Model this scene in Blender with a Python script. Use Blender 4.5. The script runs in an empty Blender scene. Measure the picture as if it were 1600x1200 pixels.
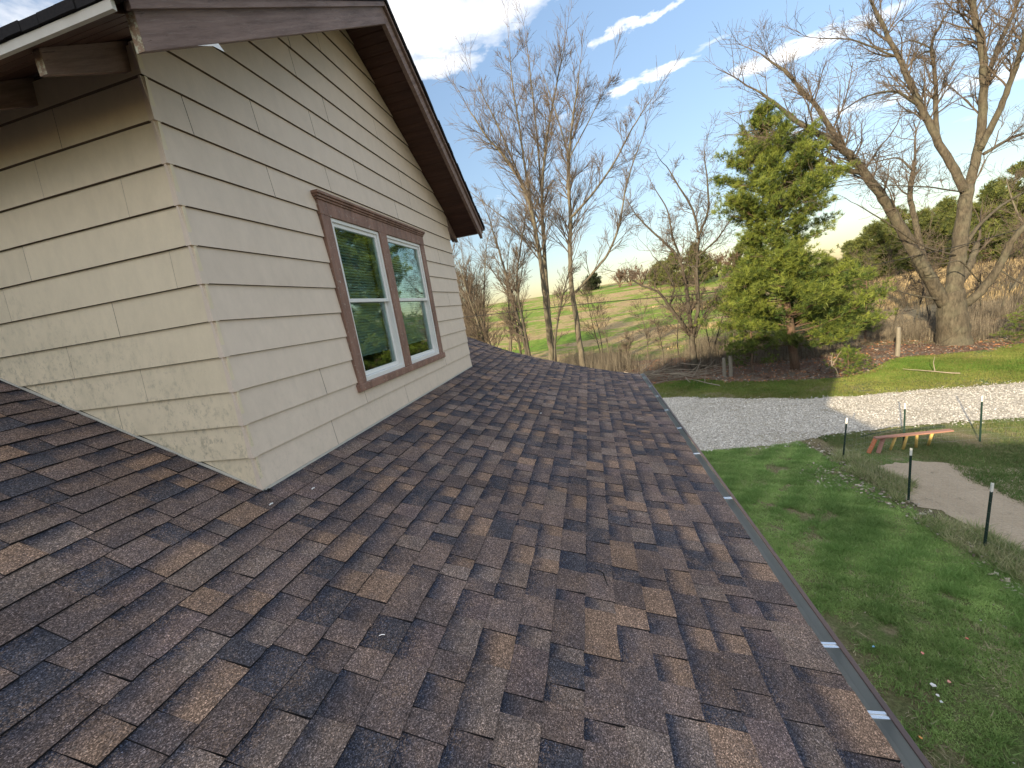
import bpy, math, random
import numpy as np
from mathutils import Vector, Matrix, noise as mnoise
random.seed(7); rng = np.random.default_rng(11)
S = bpy.context.scene
COL = S.collection
H = 5.7                                    # camera height above the lawn

# ------------------------------------------------------------------ camera
cam = bpy.data.cameras.new('camera'); camo = bpy.data.objects.new('camera', cam); COL.objects.link(camo)
S.camera = camo
cam.sensor_width = 36; cam.lens = 36*604/1600; cam.clip_start = .05; cam.clip_end = 3000
R = np.array([[0.97101663, 0.18879356, -0.14657317],
              [0.10454459, 0.21598377, 0.97078393],
              [0.21493518, -0.95797077, 0.18998649]])   # columns: world axes in camera space
M = Matrix([[R[0][0], R[1][0], R[2][0], 0], [R[0][1], R[1][1], R[2][1], 0], [R[0][2], R[1][2], R[2][2], H], [0, 0, 0, 1]])
camo.matrix_world = M
def ray(u, v):
    return R.T @ np.array([u-800, -(v-600), -604.])
def px(u, v, y):                            # point seen at pixel (u,v) at forward distance y
    a = ray(u, v); p = a*y/a[1]; return np.array([p[0], p[1], p[2]+H])
def proj(P):
    c = (np.asarray(P)-np.array([0, 0, H])) @ R.T
    return 800-604*c[..., 0]/c[..., 2], 600+604*c[..., 1]/c[..., 2], -c[..., 2]

# ------------------------------------------------------------------ world + sun
SUN_AZ = math.radians(58)                  # direction light travels, from +X towards +Y
SUN_EL = math.radians(15)
world = bpy.data.worlds.new('World'); S.world = world; world.use_nodes = True
nt = world.node_tree; nt.nodes.clear()
def N(tree, typ, **k):
    n = tree.nodes.new(typ)
    for a, b in k.items():
        if a.startswith('i_'):
            key = a[2:]; key = int(key) if key.isdigit() else key.replace('_', ' ')
            n.inputs[key].default_value = b
        else: setattr(n, a, b)
    return n
def math_(tree, op, a, b=None, clamp=False):
    n = tree.nodes.new('ShaderNodeMath'); n.operation = op; n.use_clamp = clamp
    for i, x in enumerate((a, b)):
        if x is None: continue
        if isinstance(x, (int, float)): n.inputs[i].default_value = x
        else: tree.links.new(x, n.inputs[i])
    return n.outputs[0]
sky = N(nt, 'ShaderNodeTexSky', sky_type='NISHITA', sun_disc=False)
sky.sun_elevation = SUN_EL
# light travels to (+cos,+sin): sun stands at the opposite azimuth; sky's sun_rotation is measured from +Y clockwise
sx, sy = -math.cos(SUN_AZ), -math.sin(SUN_AZ)
sky.sun_rotation = math.atan2(sx, sy)
sky.air_density = 1.0; sky.dust_density = 0.4; sky.ozone_density = 1.0
SKY_STR = .15
bg = N(nt, 'ShaderNodeBackground'); bg.inputs[1].default_value = SKY_STR
tc = N(nt, 'ShaderNodeTexCoord'); sep = N(nt, 'ShaderNodeSeparateXYZ'); nt.links.new(tc.outputs['Generated'], sep.inputs[0])
zc = math_(nt, 'MAXIMUM', sep.outputs[2], .02)
pxn = math_(nt, 'DIVIDE', sep.outputs[0], zc); pyn = math_(nt, 'DIVIDE', sep.outputs[1], zc)
cmb = N(nt, 'ShaderNodeCombineXYZ'); nt.links.new(pxn, cmb.inputs[0]); nt.links.new(pyn, cmb.inputs[1])
nz = N(nt, 'ShaderNodeTexNoise', i_Scale=2.2, i_Detail=8., i_Roughness=.6); nt.links.new(cmb.outputs[0], nz.inputs['Vector'])
nzb = N(nt, 'ShaderNodeTexNoise', i_Scale=9., i_Detail=6., i_Roughness=.65); nt.links.new(cmb.outputs[0], nzb.inputs['Vector'])
# warp of the cloud sheet
def vec(tree, op, a, b):
    n = tree.nodes.new('ShaderNodeVectorMath'); n.operation = op
    for i, x in enumerate((a, b)):
        if isinstance(x, (tuple, list)): n.inputs[i].default_value = x
        else: tree.links.new(x, n.inputs[i])
    return n.outputs[0]
w1 = vec(nt, 'SUBTRACT', nzb.outputs['Color'], (.5, .5, .5)); sc = N(nt, 'ShaderNodeVectorMath', operation='SCALE'); nt.links.new(w1, sc.inputs[0]); sc.inputs['Scale'].default_value = .22
wp = vec(nt, 'ADD', cmb.outputs[0], sc.outputs[0]); wsep = N(nt, 'ShaderNodeSeparateXYZ'); nt.links.new(wp, wsep.inputs[0])
# (x, y) in units of cloud height, angle, half length, half width, density
CL = [(-.45, 1.50, 5, .34, .17, 1.5), (-.15, 1.50, 0, .22, .08, .9), (-.50, 1.72, 15, .16, .09, 1.0), (-.30, 1.66, 10, .12, .06, .7),
      (.20, 1.86, -30, .10, .05, 1.1), (.33, 1.81, -22, .17, .035, 1.2), (.5, 1.72, -25, .12, .03, .7),
      (.30, 2.31, -25, .10, .06, 1.1), (.46, 2.24, -18, .14, .06, 1.3), (.62, 2.12, -20, .12, .035, .5),
      (-.05, 2.46, 0, .13, .05, .7), (.96, 2.43, -10, .16, .10, .9), (1.12, 2.36, -12, .22, .09, 1.2), (1.3, 2.3, -20, .14, .08, 1.0),
      (2.05, 3.41, 0, .4, .16, .6), (2.81, 3.44, -10, .5, .2, .9), (1.64, 3.7, 10, .3, .12, .5),
      (-1.6, 1.3, 20, .7, .35, 1.3), (-1.2, -.6, 0, .8, .6, 1.2), (1.8, .2, 40, .9, .4, 1.2), (.6, -1.6, 10, .9, .5, 1.2), (1.2, 1.0, 20, .3, .12, .8),
      (-3, -2, 30, 1.5, .8, 1.2), (3.5, -1.5, 0, 1.5, .8, 1.2), (-4, 2, 10, 1.6, .8, 1.0), (-.1, -.1, 20, .9, .6, 1.3), (-.9, .45, 0, .6, .4, 1.3), (.2, -1.6, 0, 2.2, .8, 1.3), (2.0, -.6, 0, .9, .6, 1.3), (1.2, -3.2, 20, 3, 1.2, 1.3), (.1, .75, 0, .5, .2, 1.1)]  # large clouds overhead and behind the camera, added unseen to lift ambient light
tot = None
for cx, cy, an, la, lb, de in CL:
    a = math.radians(an)
    dx = math_(nt, 'SUBTRACT', wsep.outputs[0], cx); dy = math_(nt, 'SUBTRACT', wsep.outputs[1], cy)
    u = math_(nt, 'ADD', math_(nt, 'MULTIPLY', dx, math.cos(a)/la), math_(nt, 'MULTIPLY', dy, math.sin(a)/la))
    v = math_(nt, 'ADD', math_(nt, 'MULTIPLY', dx, -math.sin(a)/lb), math_(nt, 'MULTIPLY', dy, math.cos(a)/lb))
    r2 = math_(nt, 'ADD', math_(nt, 'MULTIPLY', u, u), math_(nt, 'MULTIPLY', v, v))
    g = math_(nt, 'MULTIPLY', math_(nt, 'SUBTRACT', 1.0, math_(nt, 'MULTIPLY', r2, .55), clamp=True), de)
    tot = g if tot is None else math_(nt, 'MAXIMUM', tot, g)
cl = math_(nt, 'ADD', math_(nt, 'MULTIPLY', tot, .75), math_(nt, 'MULTIPLY', math_(nt, 'SUBTRACT', nz.outputs[0], .62), 2.0))
cl = math_(nt, 'MULTIPLY', math_(nt, 'MULTIPLY', cl, 1.25, clamp=True), math_(nt, 'ADD', .35, math_(nt, 'MULTIPLY', nzb.outputs[0], 1.15)), clamp=True)
cl = math_(nt, 'MULTIPLY', cl, math_(nt, 'MULTIPLY', math_(nt, 'SUBTRACT', sep.outputs[2], .06), 6.0, clamp=True))
mix = N(nt, 'ShaderNodeMix', data_type='RGBA'); nt.links.new(cl, mix.inputs[0]); 
elf = math_(nt, 'ADD', .24, math_(nt, 'MULTIPLY', math_(nt, 'MAXIMUM', sep.outputs[2], 0.), .64)); elf = math_(nt, 'MINIMUM', elf, .72)
ts = N(nt, 'ShaderNodeMix', data_type='RGBA', blend_type='MULTIPLY'); ts.inputs[0].default_value = 1; nt.links.new(sky.outputs[0], ts.inputs[6]); ts.inputs[7].default_value = (1.0, .96, .95, 1)
ts2 = N(nt, 'ShaderNodeVectorMath', operation='SCALE'); nt.links.new(ts.outputs[2], ts2.inputs[0]); nt.links.new(elf, ts2.inputs['Scale'])
nt.links.new(ts2.outputs[0], mix.inputs[6]); mix.inputs[7].default_value = (3.2, 3.05, 2.9, 1)
nt.links.new(mix.outputs[2], bg.inputs[0])
wo = N(nt, 'ShaderNodeOutputWorld'); nt.links.new(bg.outputs[0], wo.inputs[0])
sl = bpy.data.lights.new('sun', 'SUN'); sl.energy = 2.7; sl.angle = math.radians(.6); sl.color = (1, .80, .52)
so = bpy.data.objects.new('sun', sl); COL.objects.link(so)
ld = Vector((math.cos(SUN_AZ)*math.cos(SUN_EL), math.sin(SUN_AZ)*math.cos(SUN_EL), -math.sin(SUN_EL)))
so.rotation_euler = ld.to_track_quat('-Z', 'Y').to_euler()
S.view_settings.view_transform = 'Standard'; S.view_settings.look = 'None'; S.view_settings.gamma = 1
S.view_settings.use_curve_mapping = False
S.view_settings.exposure = 1.84
S.render.engine = 'CYCLES'

# ------------------------------------------------------------------ materials
class Mat:
    def __init__(s, name, rough=.8):
        s.m = bpy.data.materials.new(name); s.m.use_nodes = True; s.t = s.m.node_tree
        s.b = s.t.nodes['Principled BSDF']; s.b.inputs['Roughness'].default_value = rough
        s.b.inputs['Specular IOR Level'].default_value = .3
        s.L = s.t.links.new; s._pos = None
    def pos(s):
        if not s._pos:
            g = s.t.nodes.new('ShaderNodeNewGeometry'); s._pos = g.outputs['Position']
        return s._pos
    def noise(s, scale, detail=4., rough=.55, stretch=None, out=0):
        n = N(s.t, 'ShaderNodeTexNoise', i_Scale=scale, i_Detail=float(detail), i_Roughness=rough)
        v = s.pos()
        if stretch: v = vec(s.t, 'MULTIPLY', v, stretch)
        s.L(v, n.inputs['Vector']); return n.outputs[out]
    def voro(s, scale, out='Color', feature='F1'):
        n = N(s.t, 'ShaderNodeTexVoronoi', i_Scale=scale, feature=feature); s.L(s.pos(), n.inputs['Vector']); return n.outputs[out]
    def ramp(s, fac, stops):
        n = s.t.nodes.new('ShaderNodeValToRGB'); s.L(fac, n.inputs[0]); e = n.color_ramp.elements
        while len(e) < len(stops): e.new(.5)
        for el, (p, c) in zip(e, stops):
            el.position = p; el.color = (c, c, c, 1) if isinstance(c, (int, float)) else (*c, 1)
        return n.outputs[0]
    def mix(s, f, a, b, mode='MIX'):
        n = N(s.t, 'ShaderNodeMix', data_type='RGBA', blend_type=mode)
        for i, x in ((0, f), (6, a), (7, b)):
            if isinstance(x, (int, float)): n.inputs[i].default_value = x if i == 0 else (x, x, x, 1)
            elif isinstance(x, tuple): n.inputs[i].default_value = (*x, 1)
            else: s.L(x, n.inputs[i])
        return n.outputs[2]
    def attr(s, name, out='Color'):
        return N(s.t, 'ShaderNodeAttribute', attribute_name=name).outputs[out]
    def color(s, c):
        if isinstance(c, tuple): s.b.inputs['Base Color'].default_value = (*c, 1)
        else: s.L(c, s.b.inputs['Base Color'])
        return s
    def bump(s, h, strength=.5, dist=.01):
        n = N(s.t, 'ShaderNodeBump', i_Strength=strength, i_Distance=dist); s.L(h, n.inputs['Height']); s.L(n.outputs[0], s.b.inputs['Normal']); return s
    def math(s, op, a, b=None, clamp=False): return math_(s.t, op, a, b, clamp)
def leafy(name, stops, rough=.7, trans=0., scale=3.):
    m = Mat(name, rough); c = m.attr('Col'); n = m.ramp(m.noise(scale, 3), stops)
    m.color(m.mix(1.0, c, n, 'MULTIPLY'))
    if trans:
        tr = N(m.t, 'ShaderNodeBsdfTranslucent'); m.L(m.mix(1.0, c, n, 'MULTIPLY'), tr.inputs[0])
        ms = N(m.t, 'ShaderNodeMixShader'); ms.inputs[0].default_value = trans
        m.L(m.b.outputs[0], ms.inputs[1]); m.L(tr.outputs[0], ms.inputs[2]); m.L(ms.outputs[0], m.t.nodes['Material Output'].inputs[0])
    return m.m

# shingles
m = Mat('shingle_granules', .92); m.b.inputs['Specular IOR Level'].default_value = .15
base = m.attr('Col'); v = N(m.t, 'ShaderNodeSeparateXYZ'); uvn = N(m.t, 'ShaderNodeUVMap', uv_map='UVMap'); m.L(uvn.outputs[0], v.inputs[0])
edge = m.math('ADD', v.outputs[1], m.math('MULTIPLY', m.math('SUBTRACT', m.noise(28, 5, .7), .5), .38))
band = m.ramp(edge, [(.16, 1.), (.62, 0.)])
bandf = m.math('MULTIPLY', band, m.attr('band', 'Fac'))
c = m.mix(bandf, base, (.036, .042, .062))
mixg = m.ramp(m.math('ADD', m.math('MULTIPLY', m.voro(260., 'Color'), .55), m.math('MULTIPLY', m.noise(17, 6, .7), .9)), [(.66, 0.), (.90, .5)])
c = m.mix(mixg, c, m.mix(m.ramp(m.noise(7, 3), [(.42, 0.), (.58, 1.)]), (.085, .080, .090), (.26, .18, .13)))
gr = m.voro(330.); grv = m.ramp(gr, [(0, .25), (.5, .8), (.80, 1.7), (1., 4.2)])
c = m.mix(1., c, grv, 'MULTIPLY')
c = m.mix(1., c, m.ramp(m.noise(2.2, 5, .65), [(.3, .82), (.7, 1.16)]), 'MULTIPLY')
fleck = m.ramp(m.voro(180., 'Color'), [(.90, 0.), (.96, .55)])
c = m.mix(fleck, c, (.24, .21, .18))
scuff = m.ramp(m.noise(3.1, 9, .75), [(.66, 0.), (.76, .35)])
c = m.mix(scuff, c, (.17, .165, .16))
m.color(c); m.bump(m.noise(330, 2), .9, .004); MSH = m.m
m = Mat('shingle_cut_edge', .95); m.color(m.mix(m.noise(90, 2), (.006, .006, .008), (.028, .026, .028))); MSE = m.m
m = Mat('roof_deck_felt', .95); m.color((.01, .01, .012)); MDK = m.m

def siding_mat(name, base, dirty):
    m = Mat(name, .55); m.b.inputs['Specular IOR Level'].default_value = .25
    c = m.mix(m.noise(1.3, 5, .6), tuple(x*.93 for x in base), tuple(min(x*1.06, .9) for x in base))
    c = m.mix(1., c, m.ramp(m.noise(14, 6, .7, (1, 1, .5)), [(.3, .93), (.7, 1.04)]), 'MULTIPLY')
    c = m.mix(1., c, m.attr('Col'), 'MULTIPLY')
    st = m.ramp(m.noise(70, 4, .6, (1, 1, .35)), [(.62, 0.), (.72, .5)])
    # grime, thickest just above the shingles
    sp = N(m.t, 'ShaderNodeSeparateXYZ'); m.L(m.pos(), sp.inputs[0])
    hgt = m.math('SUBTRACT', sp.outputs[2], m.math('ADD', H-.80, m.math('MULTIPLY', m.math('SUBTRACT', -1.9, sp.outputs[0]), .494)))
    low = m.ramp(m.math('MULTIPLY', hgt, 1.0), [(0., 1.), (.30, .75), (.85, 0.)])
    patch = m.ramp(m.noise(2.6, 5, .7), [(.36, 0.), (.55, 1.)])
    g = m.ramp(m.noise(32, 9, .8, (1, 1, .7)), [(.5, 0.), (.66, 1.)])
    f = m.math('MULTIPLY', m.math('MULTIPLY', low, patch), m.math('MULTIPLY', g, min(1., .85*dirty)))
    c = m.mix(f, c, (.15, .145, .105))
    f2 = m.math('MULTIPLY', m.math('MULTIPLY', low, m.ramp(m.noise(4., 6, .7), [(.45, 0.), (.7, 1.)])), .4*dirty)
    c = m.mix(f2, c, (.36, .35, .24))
    flake = m.math('MULTIPLY', m.ramp(m.noise(24, 7, .8), [(.66, 0.), (.69, 1.)]), m.math('MULTIPLY', m.ramp(hgt, [(0., 1.), (.22, 0.)]), dirty))
    c = m.mix(flake, c, (.62, .66, .68))
    spk = m.ramp(m.noise(36, 6, .8), [(.71, 0.), (.74, .6)])
    c = m.mix(spk, c, (.2, .16, .11))
    m.color(c); m.bump(m.noise(120, 5, .6, (1, 1, .3)), .25, .003); return m.m
MSI = siding_mat('cream_siding_paint', (.75, .64, .53), .2)
MSD = siding_mat('weathered_cream_siding_paint', (.78, .68, .50), .85)

def brown_mat(name, base, worn, stretch, peel=(.70, .74), pc=(.55, .52, .46), gs=9):
    m = Mat(name, .6)
    g = m.noise(gs, 8, .7, stretch)
    c = m.mix(m.ramp(g, [(.35, 0.), (.65, 1.)]), tuple(x*.7 for x in base), tuple(x*1.25 for x in base))
    c = m.mix(m.ramp(m.noise(60, 6, .75, stretch), [(.55, 0.), (.7, worn)]), c, (.22, .17, .14))
    c = m.mix(m.ramp(m.noise(38, 6, .8), [(peel[0], 0.), (peel[1], 1.)]), c, pc)
    m.color(c); m.bump(m.noise(70, 7, .7, stretch), .6, .004); return m.m
m = Mat('brown_barge_paint', .65)
sp = N(m.t, 'ShaderNodeSeparateXYZ'); m.L(m.pos(), sp.inputs[0]); cb = N(m.t, 'ShaderNodeCombineXYZ')
m.L(m.math('MULTIPLY', sp.outputs[0], 14.), cb.inputs[0]); m.L(m.math('ADD', m.math('MULTIPLY', sp.outputs[1], .847), m.math('MULTIPLY', sp.outputs[2], .531)), cb.inputs[1])
m.L(m.math('MULTIPLY', m.math('ADD', m.math('MULTIPLY', sp.outputs[1], -.531), m.math('MULTIPLY', sp.outputs[2], .847)), 14.), cb.inputs[2]); m._pos = cb.outputs[0]
c = m.mix(m.ramp(m.noise(2.2, 9, .72), [(.34, 0.), (.66, 1.)]), (.15, .098, .082), (.30, .215, .185))
c = m.mix(m.ramp(m.noise(9, 8, .8), [(.56, 0.), (.66, .75)]), c, (.33, .27, .235)); c = m.mix(m.ramp(m.noise(5, 6, .8), [(.62, 0.), (.66, .8)]), c, (.07, .045, .038))
c = m.mix(m.ramp(m.noise(4, 9, .85), [(.70, 0.), (.72, 1.)]), c, (.55, .52, .48)); m.color(c); m.bump(m.noise(6, 8, .8), .9, .006); MBR = m.m
MWT = brown_mat('brown_window_paint', (.27, .16, .122), .35, (1, 1, .3), (.60, .63), (.5, .48, .44), 12)
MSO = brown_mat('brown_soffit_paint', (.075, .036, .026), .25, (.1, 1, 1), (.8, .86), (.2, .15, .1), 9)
MEG = brown_mat('bare_board_end', (.30, .21, .15), .8, (1, 1, 1), (.5, .56), (.5, .50, .38), 30)
m = Mat('white_vinyl', .3); m.b.inputs['Specular IOR Level'].default_value = .5
m.color(m.mix(m.noise(6, 4), (.76, .77, .76), (.85, .86, .85))); MVW = m.m
m = Mat('drip_edge_metal', .45); m.color(m.mix(m.noise(20, 4), (.48, .47, .42), (.62, .61, .56))); MDE = m.m
m = Mat('board_lap_shadow', .9); m.color((.13, .095, .07)); MUN = m.m  # lap shadow lines painted as dark brown on board undersides and seam ends
m = Mat('window_glass', .03); m.b.inputs['IOR'].default_value = 1.5; m.color((.012, .018, .016))
tr = N(m.t, 'ShaderNodeBsdfTransparent'); tr.inputs[0].default_value = (.80, .90, .89, 1)
gl = N(m.t, 'ShaderNodeBsdfGlossy'); gl.inputs['Roughness'].default_value = .015; gl.inputs[0].default_value = (.95, 1, 1, 1)
fr = N(m.t, 'ShaderNodeFresnel'); fr.inputs[0].default_value = 1.5
ms = N(m.t, 'ShaderNodeMixShader'); m.L(m.math('MULTIPLY', fr.outputs[0], .8), ms.inputs[0]); m.L(tr.outputs[0], ms.inputs[1]); m.L(gl.outputs[0], ms.inputs[2])
bn = N(m.t, 'ShaderNodeBump', i_Strength=.03, i_Distance=.02); m.L(m.noise(3, 2), bn.inputs['Height']); m.L(bn.outputs[0], gl.inputs['Normal'])
m.L(ms.outputs[0], m.t.nodes['Material Output'].inputs[0]); MGL = m.m
m = Mat('blind_slats', .5); m.color((.50, .58, .58)); MBL = m.m
m = Mat('dark_room', .9); m.color((.03, .032, .03)); MRM = m.m
m = Mat('galvanised_gutter', .38); m.b.inputs['Metallic'].default_value = .25
m.color(m.mix(m.noise(5, 6, .7, (1, .3, 1)), (.42, .47, .465), (.62, .66, .65))); m.bump(m.noise(20, 4), .15, .004); MGT = m.m
m = Mat('brown_gutter_rim', .4); m.color(m.mix(m.noise(12, 4), (.085, .062, .058), (.12, .09, .085))); MGR = m.m
m = Mat('bright_aluminium', .25); m.b.inputs['Metallic'].default_value = .8; m.color((.82, .84, .85)); MAL = m.m

def bark(name, a, b, sc=7., bs=.6):
    m = Mat(name, .9)
    g = m.noise(sc, 8, .7, (1, 1, .3))
    c = m.mix(m.ramp(g, [(.32, 0.), (.68, 1.)]), a, b)
    c = m.mix(m.ramp(m.noise(1.3, 4), [(.45, 0.), (.75, .35)]), c, (.17, .18, .13))
    m.color(c); m.bump(g, bs, .05); return m.m
MB1 = bark('grey_bark', (.06, .052, .04), (.18, .158, .12))
MB2 = bark('dark_bark', (.03, .026, .021), (.10, .085, .068))
MB3 = bark('old_maple_bark', (.03, .027, .021), (.125, .108, .082), 9., 1.)
MB4 = bark('red_brown_bark', (.06, .038, .028), (.17, .11, .08))
m = Mat('twig_bark', .85); m.color(m.mix(m.noise(.9, 3), (.06, .048, .038), (.13, .105, .083))); MTW = m.m
m = Mat('dry_branch_wood', .85); m.color(m.mix(m.noise(5, 4), (.17, .14, .105), (.38, .33, .26))); MDB = m.m
MND = leafy('pine_needles', [(.3, .75), (.7, 1.25)], .6, .25, 1.5)
MGS = leafy('grass_blades', [(.3, .8), (.7, 1.2)], .65, .3, .6)
MDG = leafy('dry_stems', [(.3, .75), (.7, 1.2)], .8, .1, .4)
MLF = leafy('dead_leaf_litter', [(.3, .8), (.7, 1.2)], .85, 0., 2.)
MST = leafy('limestone_chips', [(.3, .85), (.7, 1.1)], .85, 0., .8)
m = Mat('post_green_paint', .45); m.color(m.mix(m.noise(25, 5, .7), (.010, .028, .024), (.025, .055, .045))); MPG = m.m
m = Mat('post_white_paint', .5); m.color(m.mix(m.ramp(m.noise(60, 5, .7), [(.55, 0.), (.7, .6)]), (.78, .78, .74), (.3, .3, .27))); MPW = m.m
m = Mat('galvanised_wire', .4); m.b.inputs['Metallic'].default_value = .6; m.color((.5, .5, .48)); MWR = m.m
def wood(name, a, b):
    m = Mat(name, .6); m.color(m.mix(m.noise(14, 6, .65, (.2, 1, 1)), a, b)); m.bump(m.noise(60, 4), .3, .003); return m.m
MW1 = wood('red_stained_wood', (.36, .11, .05), (.52, .20, .09))
MW2 = wood('yellow_pine_wood', (.55, .37, .11), (.70, .50, .18))
MW3 = wood('weathered_red_board', (.26, .13, .10), (.38, .22, .17))
MW4 = wood('grey_fence_wood', (.14, .125, .10), (.26, .24, .20))
m = Mat('cable_black', .5); m.color((.02, .02, .02)); MCB = m.m
m = Mat('mortar_black_sealant', .3); m.color((.01, .01, .012)); MSL = m.m

# ------------------------------------------------------------------ mesh helpers
class MB:
    def __init__(s): s.v = []; s.f = []; s.mi = []; s.n = 0
    def add(s, verts, faces, mi=0):
        s.v.extend([tuple(p) for p in verts]); s.f.extend([tuple(i+s.n for i in f) for f in faces])
        s.mi.extend([mi]*len(faces)); s.n += len(verts); return s
    def box(s, a, b, mi=0):
        x0, y0, z0 = a; x1, y1, z1 = b
        return s.add([(x0, y0, z0), (x1, y0, z0), (x1, y1, z0), (x0, y1, z0), (x0, y0, z1), (x1, y0, z1), (x1, y1, z1), (x0, y1, z1)],
                     [(0, 3, 2, 1), (4, 5, 6, 7), (0, 1, 5, 4), (1, 2, 6, 5), (2, 3, 7, 6), (3, 0, 4, 7)], mi)
    def prism(s, poly, off, mi=0):           # poly: 3D points, off: extrusion vector
        n = len(poly); q = [tuple(np.array(p)+np.array(off)) for p in poly]
        return s.add(list(poly)+q, [tuple(range(n-1, -1, -1)), tuple(range(n, 2*n))]+[(i, (i+1) % n, n+(i+1) % n, n+i) for i in range(n)], mi)
    def tube(s, pts, rad, k=6, mi=0, cap=True):
        pts = np.asarray(pts, float); n = len(pts)
        rad = np.broadcast_to(np.asarray(rad, float), (n,))
        t = np.gradient(pts, axis=0); t /= np.linalg.norm(t, axis=1)[:, None]+1e-9
        ref = np.array([0, 0, 1.]) if abs(t[0][2]) < .8 else np.array([1., 0, 0])
        u = np.cross(t, ref); u /= np.linalg.norm(u, axis=1)[:, None]+1e-9; w = np.cross(t, u)
        a = np.arange(k)*2*math.pi/k
        V = pts[:, None, :]+rad[:, None, None]*(np.cos(a)[None, :, None]*u[:, None, :]+np.sin(a)[None, :, None]*w[:, None, :])
        F = []
        for i in range(n-1):
            for j in range(k):
                F.append((i*k+j, i*k+(j+1) % k, (i+1)*k+(j+1) % k, (i+1)*k+j))
        if cap: F.append(tuple(range(k-1, -1, -1))); F.append(tuple((n-1)*k+j for j in range(k)))
        return s.add(V.reshape(-1, 3).tolist(), F, mi)
    def build(s, name, mats, parent=None, smooth=False, bevel=0):
        me = bpy.data.meshes.new(name); me.from_pydata(s.v, [], s.f)
        if not isinstance(mats, (list, tuple)): mats = [mats]
        for m_ in mats: me.materials.append(m_)
        if len(mats) > 1: me.polygons.foreach_set('material_index', s.mi)
        if smooth: me.polygons.foreach_set('use_smooth', [True]*len(me.polygons))
        me.update(); o = bpy.data.objects.new(name, me); COL.objects.link(o)
        if parent: o.parent = parent
        if bevel:
            b = o.modifiers.new('bevel', 'BEVEL'); b.width = bevel; b.segments = 2; b.limit_method = 'ANGLE'
        return o
def fastmesh(name, V, F, mat, parent=None, col=None, smooth=False):
    """V (n,3), F (m,k) arrays of equal-sized polygons; col (n,3) vertex colours"""
    V = np.asarray(V, np.float32); F = np.asarray(F, np.int32); k = F.shape[1]
    me = bpy.data.meshes.new(name); me.vertices.add(len(V)); me.vertices.foreach_set('co', V.ravel())
    me.loops.add(F.size); me.loops.foreach_set('vertex_index', F.ravel())
    me.polygons.add(len(F)); me.polygons.foreach_set('loop_start', np.arange(0, F.size, k, dtype=np.int32))
    if smooth: me.polygons.foreach_set('use_smooth', np.ones(len(F), bool))
    me.update(calc_edges=True); me.materials.append(mat)
    if col is not None: setcol(me, col)
    o = bpy.data.objects.new(name, me); COL.objects.link(o)
    if parent: o.parent = parent
    return o
def setcol(me, col):
    a = me.color_attributes.new('Col', 'FLOAT_COLOR', 'POINT'); c4 = np.ones((len(me.vertices), 4), np.float32)
    c4[:, :3] = col; a.data.foreach_set('color', c4.ravel())
def empty(name, loc=(0, 0, 0)):
    o = bpy.data.objects.new(name, None); o.location = loc; COL.objects.link(o); return o
def tag(o, label=None, cat=None, group=None, kind=None):
    for k, v_ in (('label', label), ('category', cat), ('group', group), ('kind', kind)):
        if v_: o[k] = v_
    return o
def adopt(o, root):                            # child whose mesh is in world coordinates
    o.parent = root; o.matrix_parent_inverse = Matrix.Translation(-Vector(root.location)); return o

# ------------------------------------------------------------------ terrain
def sstep(x, a, b): t = np.clip((x-a)/(b-a), 0, 1); return t*t*(3-2*t)
def terrain(x, y):
    x = np.asarray(x, float); y = np.asarray(y, float)
    r = np.hypot(x, y); az = np.degrees(np.arctan2(x, np.maximum(y, .01)))
    top = 8.6-5.2*sstep(az, 20, 33); top = np.where(y < 0, 2., top)
    ramp = np.clip((r-33)/(135-33), 0, 1.0); ramp = ramp**1.15
    z = top*ramp - 3.0*sstep(r, 145, 400)
    z = z+.35*np.sin(x*.09+1)*sstep(r, 45, 90)+.25*np.sin(y*.13+x*.05)*sstep(r, 45, 90)
    # small bank rising at the right under the tan grass
    z = z+1.3*sstep(r, 38, 60)*sstep(az, 26, 34)*(1-sstep(r, 80, 130))
    return z
def ground_hit(u, v):
    a = ray(u, v); a = a/np.linalg.norm(a)
    t = 3.0
    while t < 400:
        p = a*t
        if p[2]+H < terrain(p[0], p[1]): break
        t *= 1.01
    return np.array([p[0], p[1], float(terrain(p[0], p[1]))])

rr = np.concatenate([np.linspace(0, 60, 61), np.geomspace(61, 2200, 70)]); aa = np.linspace(-math.pi, math.pi, 241)[:-1]
RR, AA = np.meshgrid(rr, aa, indexing='ij'); X = RR*np.sin(AA); Y = RR*np.cos(AA)
V = np.stack([X, Y, terrain(X, Y)], -1).reshape(-1, 3); n2 = len(aa)
F = [(i*n2+j, i*n2+(j+1) % n2, (i+1)*n2+(j+1) % n2, (i+1)*n2+j) for i in range(len(rr)-1) for j in range(n2)]
m = Mat('field_and_lawn_ground', .95); m.b.inputs['Specular IOR Level'].default_value = .1
sp = N(m.t, 'ShaderNodeSeparateXYZ'); m.L(m.pos(), sp.inputs[0])
lawn = m.mix(m.ramp(m.noise(.55, 5, .6), [(.40, 0.), (.60, 1.)]), (.13, .18, .06), (.22, .19, .11))
lawn = m.mix(m.ramp(m.noise(1.6, 7, .75), [(.52, 0.), (.66, .8)]), lawn, (.30, .25, .16))
lawn = m.mix(1., lawn, m.ramp(m.noise(22, 5, .8), [(.3, .45), (.7, 1.5)]), 'MULTIPLY')
fn = m.noise(.11, 6, .62, (.7, 1.6, 1)); fn2 = m.noise(.6, 6, .75, (.6, 1.6, 1))
ff = m.math('ADD', m.math('MULTIPLY', fn, .72), m.math('MULTIPLY', fn2, .28))
field = m.ramp(ff, [(.40, (.15, .25, .04)), (.49, (.20, .26, .055)), (.525, (.34, .27, .14)), (.60, (.38, .28, .16)), (.66, (.19, .24, .05))])
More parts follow.
